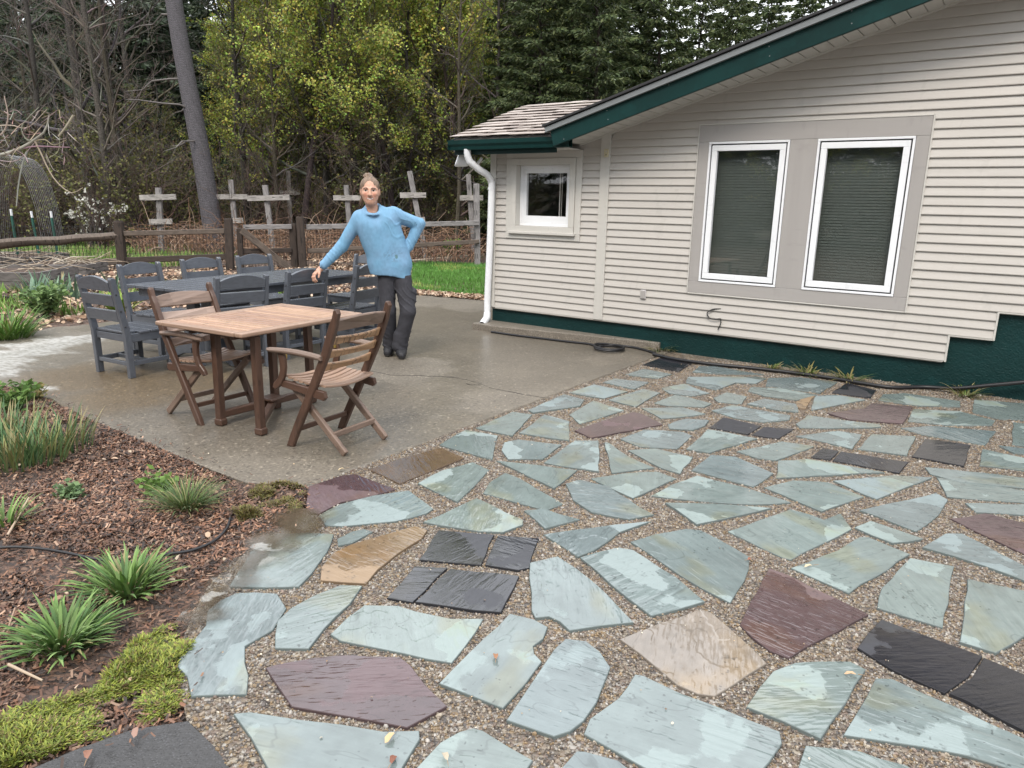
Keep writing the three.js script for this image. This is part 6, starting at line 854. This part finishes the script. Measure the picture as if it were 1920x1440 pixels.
{ // creeping sedum / moss mats
  const carpet = (label, s, n, cols, seed, h) => { reseed(seed); const P = px(s), xs = P.map((q) => q[0]), zs = P.map((q) => q[1]), mb = new MB(); let k = 0; for (let i = 0; i < n * 8 && k < n; i++) { const x = rr(Math.min(...xs), Math.max(...xs)), z = rr(Math.min(...zs), Math.max(...zs)); if (polyDist(x, z, P) > -0.07 * vn(x * 9 + 50, z * 9 + 50, 0, 1199) + 0.02) continue; const f = fbm(x * 7 + 30, z * 7 + 30, 3, 0, 1200); if (f < 0.475 || rnd() < 0.35 * (0.62 - f) * 8) continue; k++; const hh = h * (0.35 + 2.2 * (f - 0.44)), a = rr(0, 6.28), b = V(x, Math.max(groundH(x, z), -0.03) + rr(0, hh * 0.5), z), e = b.clone().add(V(Math.cos(a) * rr(0.01, 0.03), hh * rr(0.4, 1.1), Math.sin(a) * rr(0.01, 0.03))), c = pick(cols); mb.strip([b, b.clone().lerp(e, 0.5).add(V(0, 0.006, 0)), e], [0.0022, 0.0028, 0.0009], V(-Math.sin(a), 0, Math.cos(a)), c.map((q) => q * 0.75), c); } return tag(mesh('moss_carpet', mb.geo(), mat.blade), label, null, null, 'stuff'); };
  carpet('bright yellow-green creeping moss between the near bed and the flagstones', '262,1195 300,1175 345,1160 360,1185 352,1215 338,1250 352,1290 350,1335 300,1352 250,1362 200,1388 140,1400 60,1425 0,1445 -60,1460 -60,1370 20,1330 90,1310 150,1290 200,1255 240,1220', 20000, [[0.23, 0.29, 0.05], [0.31, 0.36, 0.06], [0.15, 0.2, 0.04], [0.36, 0.38, 0.08], [0.2, 0.15, 0.06]], 1201, 0.03);
  carpet('olive-brown moss mat at the tip of the bed by the concrete corner', '440,905 520,903 572,912 572,955 520,990 455,990 425,960 400,945', 6500, [[0.15, 0.15, 0.04], [0.2, 0.17, 0.05], [0.12, 0.1, 0.04], [0.22, 0.2, 0.055], [0.16, 0.1, 0.05]], 1202, 0.035);
}
{ // lawn and rough garden grass
  reseed(1210); const b = new MB(); b.strip([V(0, 0, 0), V(0.05, 0.5, 0), V(0.2, 1, 0)], [0.07, 0.05, 0.006], V(0, 0, 1), [1, 1, 1]); const bg = b.geo(), list = [], col = [], c = new THREE.Color(), xs = lawnP.map((q) => q[0]), zs = lawnP.map((q) => q[1]);
  for (let i = 0; i < 260000 && list.length < 60000; i++) { const t = rnd(), x = rr(Math.min(...xs), Math.max(...xs)), z = rr(Math.max(-18, Math.min(...zs)), Math.max(...zs)); if (!inPoly(x, z, lawnP)) continue; const s = rr(0.045, 0.085), l = rr(0.7, 1.3), y = fbm(x * 1.4 + 9, z * 1.4 + 9, 3, 0, 1211); list.push(M4(V(x, groundH(x, z) - 0.004, z), new THREE.Euler(rr(-0.4, 0.4), rr(0, 6.28), rr(-0.4, 0.4)), V(s, s, s))); const k = y > 0.6 && rnd() < 0.4 ? [0.3, 0.36, 0.09] : [0.085, 0.22, 0.03]; col.push(c.clone().setRGB(k[0] * l, k[1] * l, k[2] * l)); }
  mesh('lawn', flat(lawnP, 0.002, 0.05), std({ map: rep(soilC, 0.8), color: rgb(0.5, 1.1, 0.35), roughness: 0.9 })).userData = { kind: 'structure', label: 'small mown lawn beside the house' };
  tag(instances('lawn_grass', bg, std({ side: THREE.DoubleSide, roughness: 0.6 }), list.map((m) => m.multiply(new THREE.Matrix4().makeScale(1, 1, 1))), scene, col), 'bright green grass of the lawn beside the house');
  const L2 = [], C2 = []; for (let i = 0; i < 300000 && L2.length < 32000; i++) { const x = rr(-16, -3.5), z = rr(-25, -9), f = fbm(x * 0.6 + 70, z * 0.6 + 70, 3, 0, 311); if (f < 0.5 || covered.some((P) => inPoly(x, z, P)) || (x > -7 && z < -15)) continue; const s = rr(0.06, 0.2), l = rr(0.6, 1.4); L2.push(M4(V(x, groundH(x, z) - 0.01, z), new THREE.Euler(rr(-0.6, 0.6), rr(0, 6.28), rr(-0.6, 0.6)), V(s, s, s))); const k = rnd() < 0.2 ? [0.36, 0.3, 0.16] : [0.14, 0.25, 0.045]; C2.push(c.clone().setRGB(k[0] * l, k[1] * l, k[2] * l)); }
  tag(instances('garden_grass', bg, std({ side: THREE.DoubleSide, roughness: 0.7 }), L2, scene, C2), 'rough green growth over the garden beyond the left bed');
}
{ // hose, pipe, cable, drip line, twigs
  const tubeThing = (name, label, cat, pts, r, m) => { const o = thing(name, label, cat, pts[0]), C = new THREE.CatmullRomCurve3(pts.map((p) => p.clone().sub(o.position))), n = pts.length * 9; mesh('tube', new MB().tube(C.getPoints(n), Array(n + 1).fill(r), 7, [1, 1, 1], true).geo(), m, o); return o; };
  const q = (s, h) => px(s, h).map((p) => V(p[0], h, p[1]));
  tubeThing('black_pipe', 'black pipe lying along the green house base to the right edge', 'pipe', [...q('1225,664 1260,672 1320,681 1400,689 1480,698 1560,709 1620,719 1670,726', 0.018), ...[[1730, 729], [1790, 728], [1860, 722], [1925, 716], [1990, 710]].map(([u, v], i) => { const p = HW(u, v, 0.1 - 0.012 * i); return H(p.x, Math.max(0.018, p.y), p.z); })], 0.017, mat.rubber);
  const hose = [...q('921,622 970,629 1020,635 1070,641 1105,645', 0.014)]; const cc = G(1142, 654, 0.016); for (let k = 0; k <= 26; k++) { const a = k / 26 * Math.PI * 4 - 2.2, rr0 = 0.15 + 0.012 * Math.sin(k); hose.push(V(cc.x + Math.cos(a) * rr0 * 1.1, 0.016 + k * 0.0011, cc.z + Math.sin(a) * rr0)); } hose.push(...q('1180,650 1205,655 1228,662', 0.014)); tubeThing('coiled_hose', 'black hose along the concrete footing with a loop coiled in it', 'hose', hose, 0.013, mat.rubber);
  tubeThing('loose_cable', 'short black cable hanging loose from the siding under the windows', 'cable', [[1352, 579, 0.012], [1336, 580, 0.03], [1326, 587, 0.035], [1330, 596, 0.035], [1342, 599, 0.035], [1351, 598, 0.03], [1351, 607, 0.03], [1346, 618, 0.035]].map((a) => { const p = HW(...a); return H(p.x, p.y, p.z); }), 0.0055, mat.rubber);
  const drip = '-40,1052 20,1046 80,1047 130,1053 190,1060 260,1062 310,1046 360,1035 400,1018 425,995 432,975'.split(' ').map((s) => { const [u, v] = s.split(',').map(Number); return at0(u, v, 0.022); }); tubeThing('drip_line', 'thin black irrigation line snaking through the near bed', 'irrigation line', drip, 0.0065, mat.rubber);
  reseed(1300); const tw = (label, s, r, c) => { const P = s.split(' ').map((t) => { const [u, v] = t.split(',').map(Number); return at0(u, v, 0.03 + rr(0, 0.02)); }), o = thing('twig', label, 'twig', P[0]); mesh('stick', new MB().tube(P.map((p) => p.clone().sub(P[0])), P.map((_, i) => r * (1 - 0.5 * i / P.length)), 5, c).geo(), mat.twig, o); };
  tw('straight dry twig on the mulch at the left edge above the clumps', '18,1032 36,1000 58,962', 0.006, [0.4, 0.3, 0.22]); tw('forked grey twig on the mulch near the moss', '20,1272 50,1283 82,1291', 0.006, [0.38, 0.3, 0.22]); tw('long thin twig lying at the left edge below the drip line', '0,1220 20,1195 32,1165', 0.005, [0.3, 0.2, 0.14]); tw('pale bent stem on the bed behind the end chair', '93,556 108,560 128,570 146,579', 0.012, [0.5, 0.4, 0.26]); tw('pale straw on the concrete in front of the first teak armchair', '254,775 280,777 312,776', 0.004, [0.5, 0.38, 0.2]);
  tw('thin red-brown twig lying across the mulch below the sedum', '30,955 75,940 125,932', 0.005, [0.2, 0.12, 0.09]);
  // a shallow muddy puddle with suds where the bed drains on to the stones
  const mud = [], N = 256, am = tex(N, (u, v) => sstep(0.42, 0.56, fbm(u * 5, v * 5, 5, 0, 1310) + 0.42 * (0.55 - Math.hypot(u - 0.5, (v - 0.5))) * 1.6));
  const P = px('352,1190 372,1120 420,1062 470,1010 545,960 600,962 612,985 570,1015 520,1062 460,1104 400,1150'), xs = P.map((p) => p[0]), zs = P.map((p) => p[1]), x0 = Math.min(...xs), x1 = Math.max(...xs), z0 = Math.min(...zs), z1 = Math.max(...zs);
  const mask = tex(N, (u, v) => { const x = lerp(x0, x1, u), z = lerp(z0, z1, v), d = polyDist(x, z, P); return sstep(0.06, -0.13, d + 0.26 * (fbm(x * 8 + 9, z * 8 + 9, 4, 0, 1311) - 0.5)); });
  const sud = tex(512, (u, v) => { const x = lerp(x0, x1, u), z = lerp(z0, z1, v), f = fbm(x * 14 + 40, z * 14 + 40, 4, 0, 1312), e = fbm(x * 3 + 9, z * 3 + 9, 3, 0, 1313), near = sstep(0.5, 0.1, Math.hypot(x - G(395, 1080).x, z - G(395, 1080).z)); const k = 0.7 * sstep(0.6, 0.66, f + 0.1 * near + 0.1 * e - 0.08) * sstep(0.2, 0.6, near); return [lerp(0.1, 0.5, k), lerp(0.078, 0.5, k), lerp(0.05, 0.47, k)]; }, { srgb: true });
  const w = mesh('puddle', flat([[x0, z0], [x1, z0], [x1, z1], [x0, z1]], 0.021, 0.001, (x, z) => [(x - x0) / (x1 - x0), (z - z0) / (z1 - z0)]), phy({ map: sud, alphaMap: mask, transparent: true, opacity: 0.62, roughness: 0.07, specularIntensity: 1 })); tag(w, 'shallow muddy puddle with suds between the bed and the flagstones', null, null, 'structure');
}

renderer.render(scene, camera);
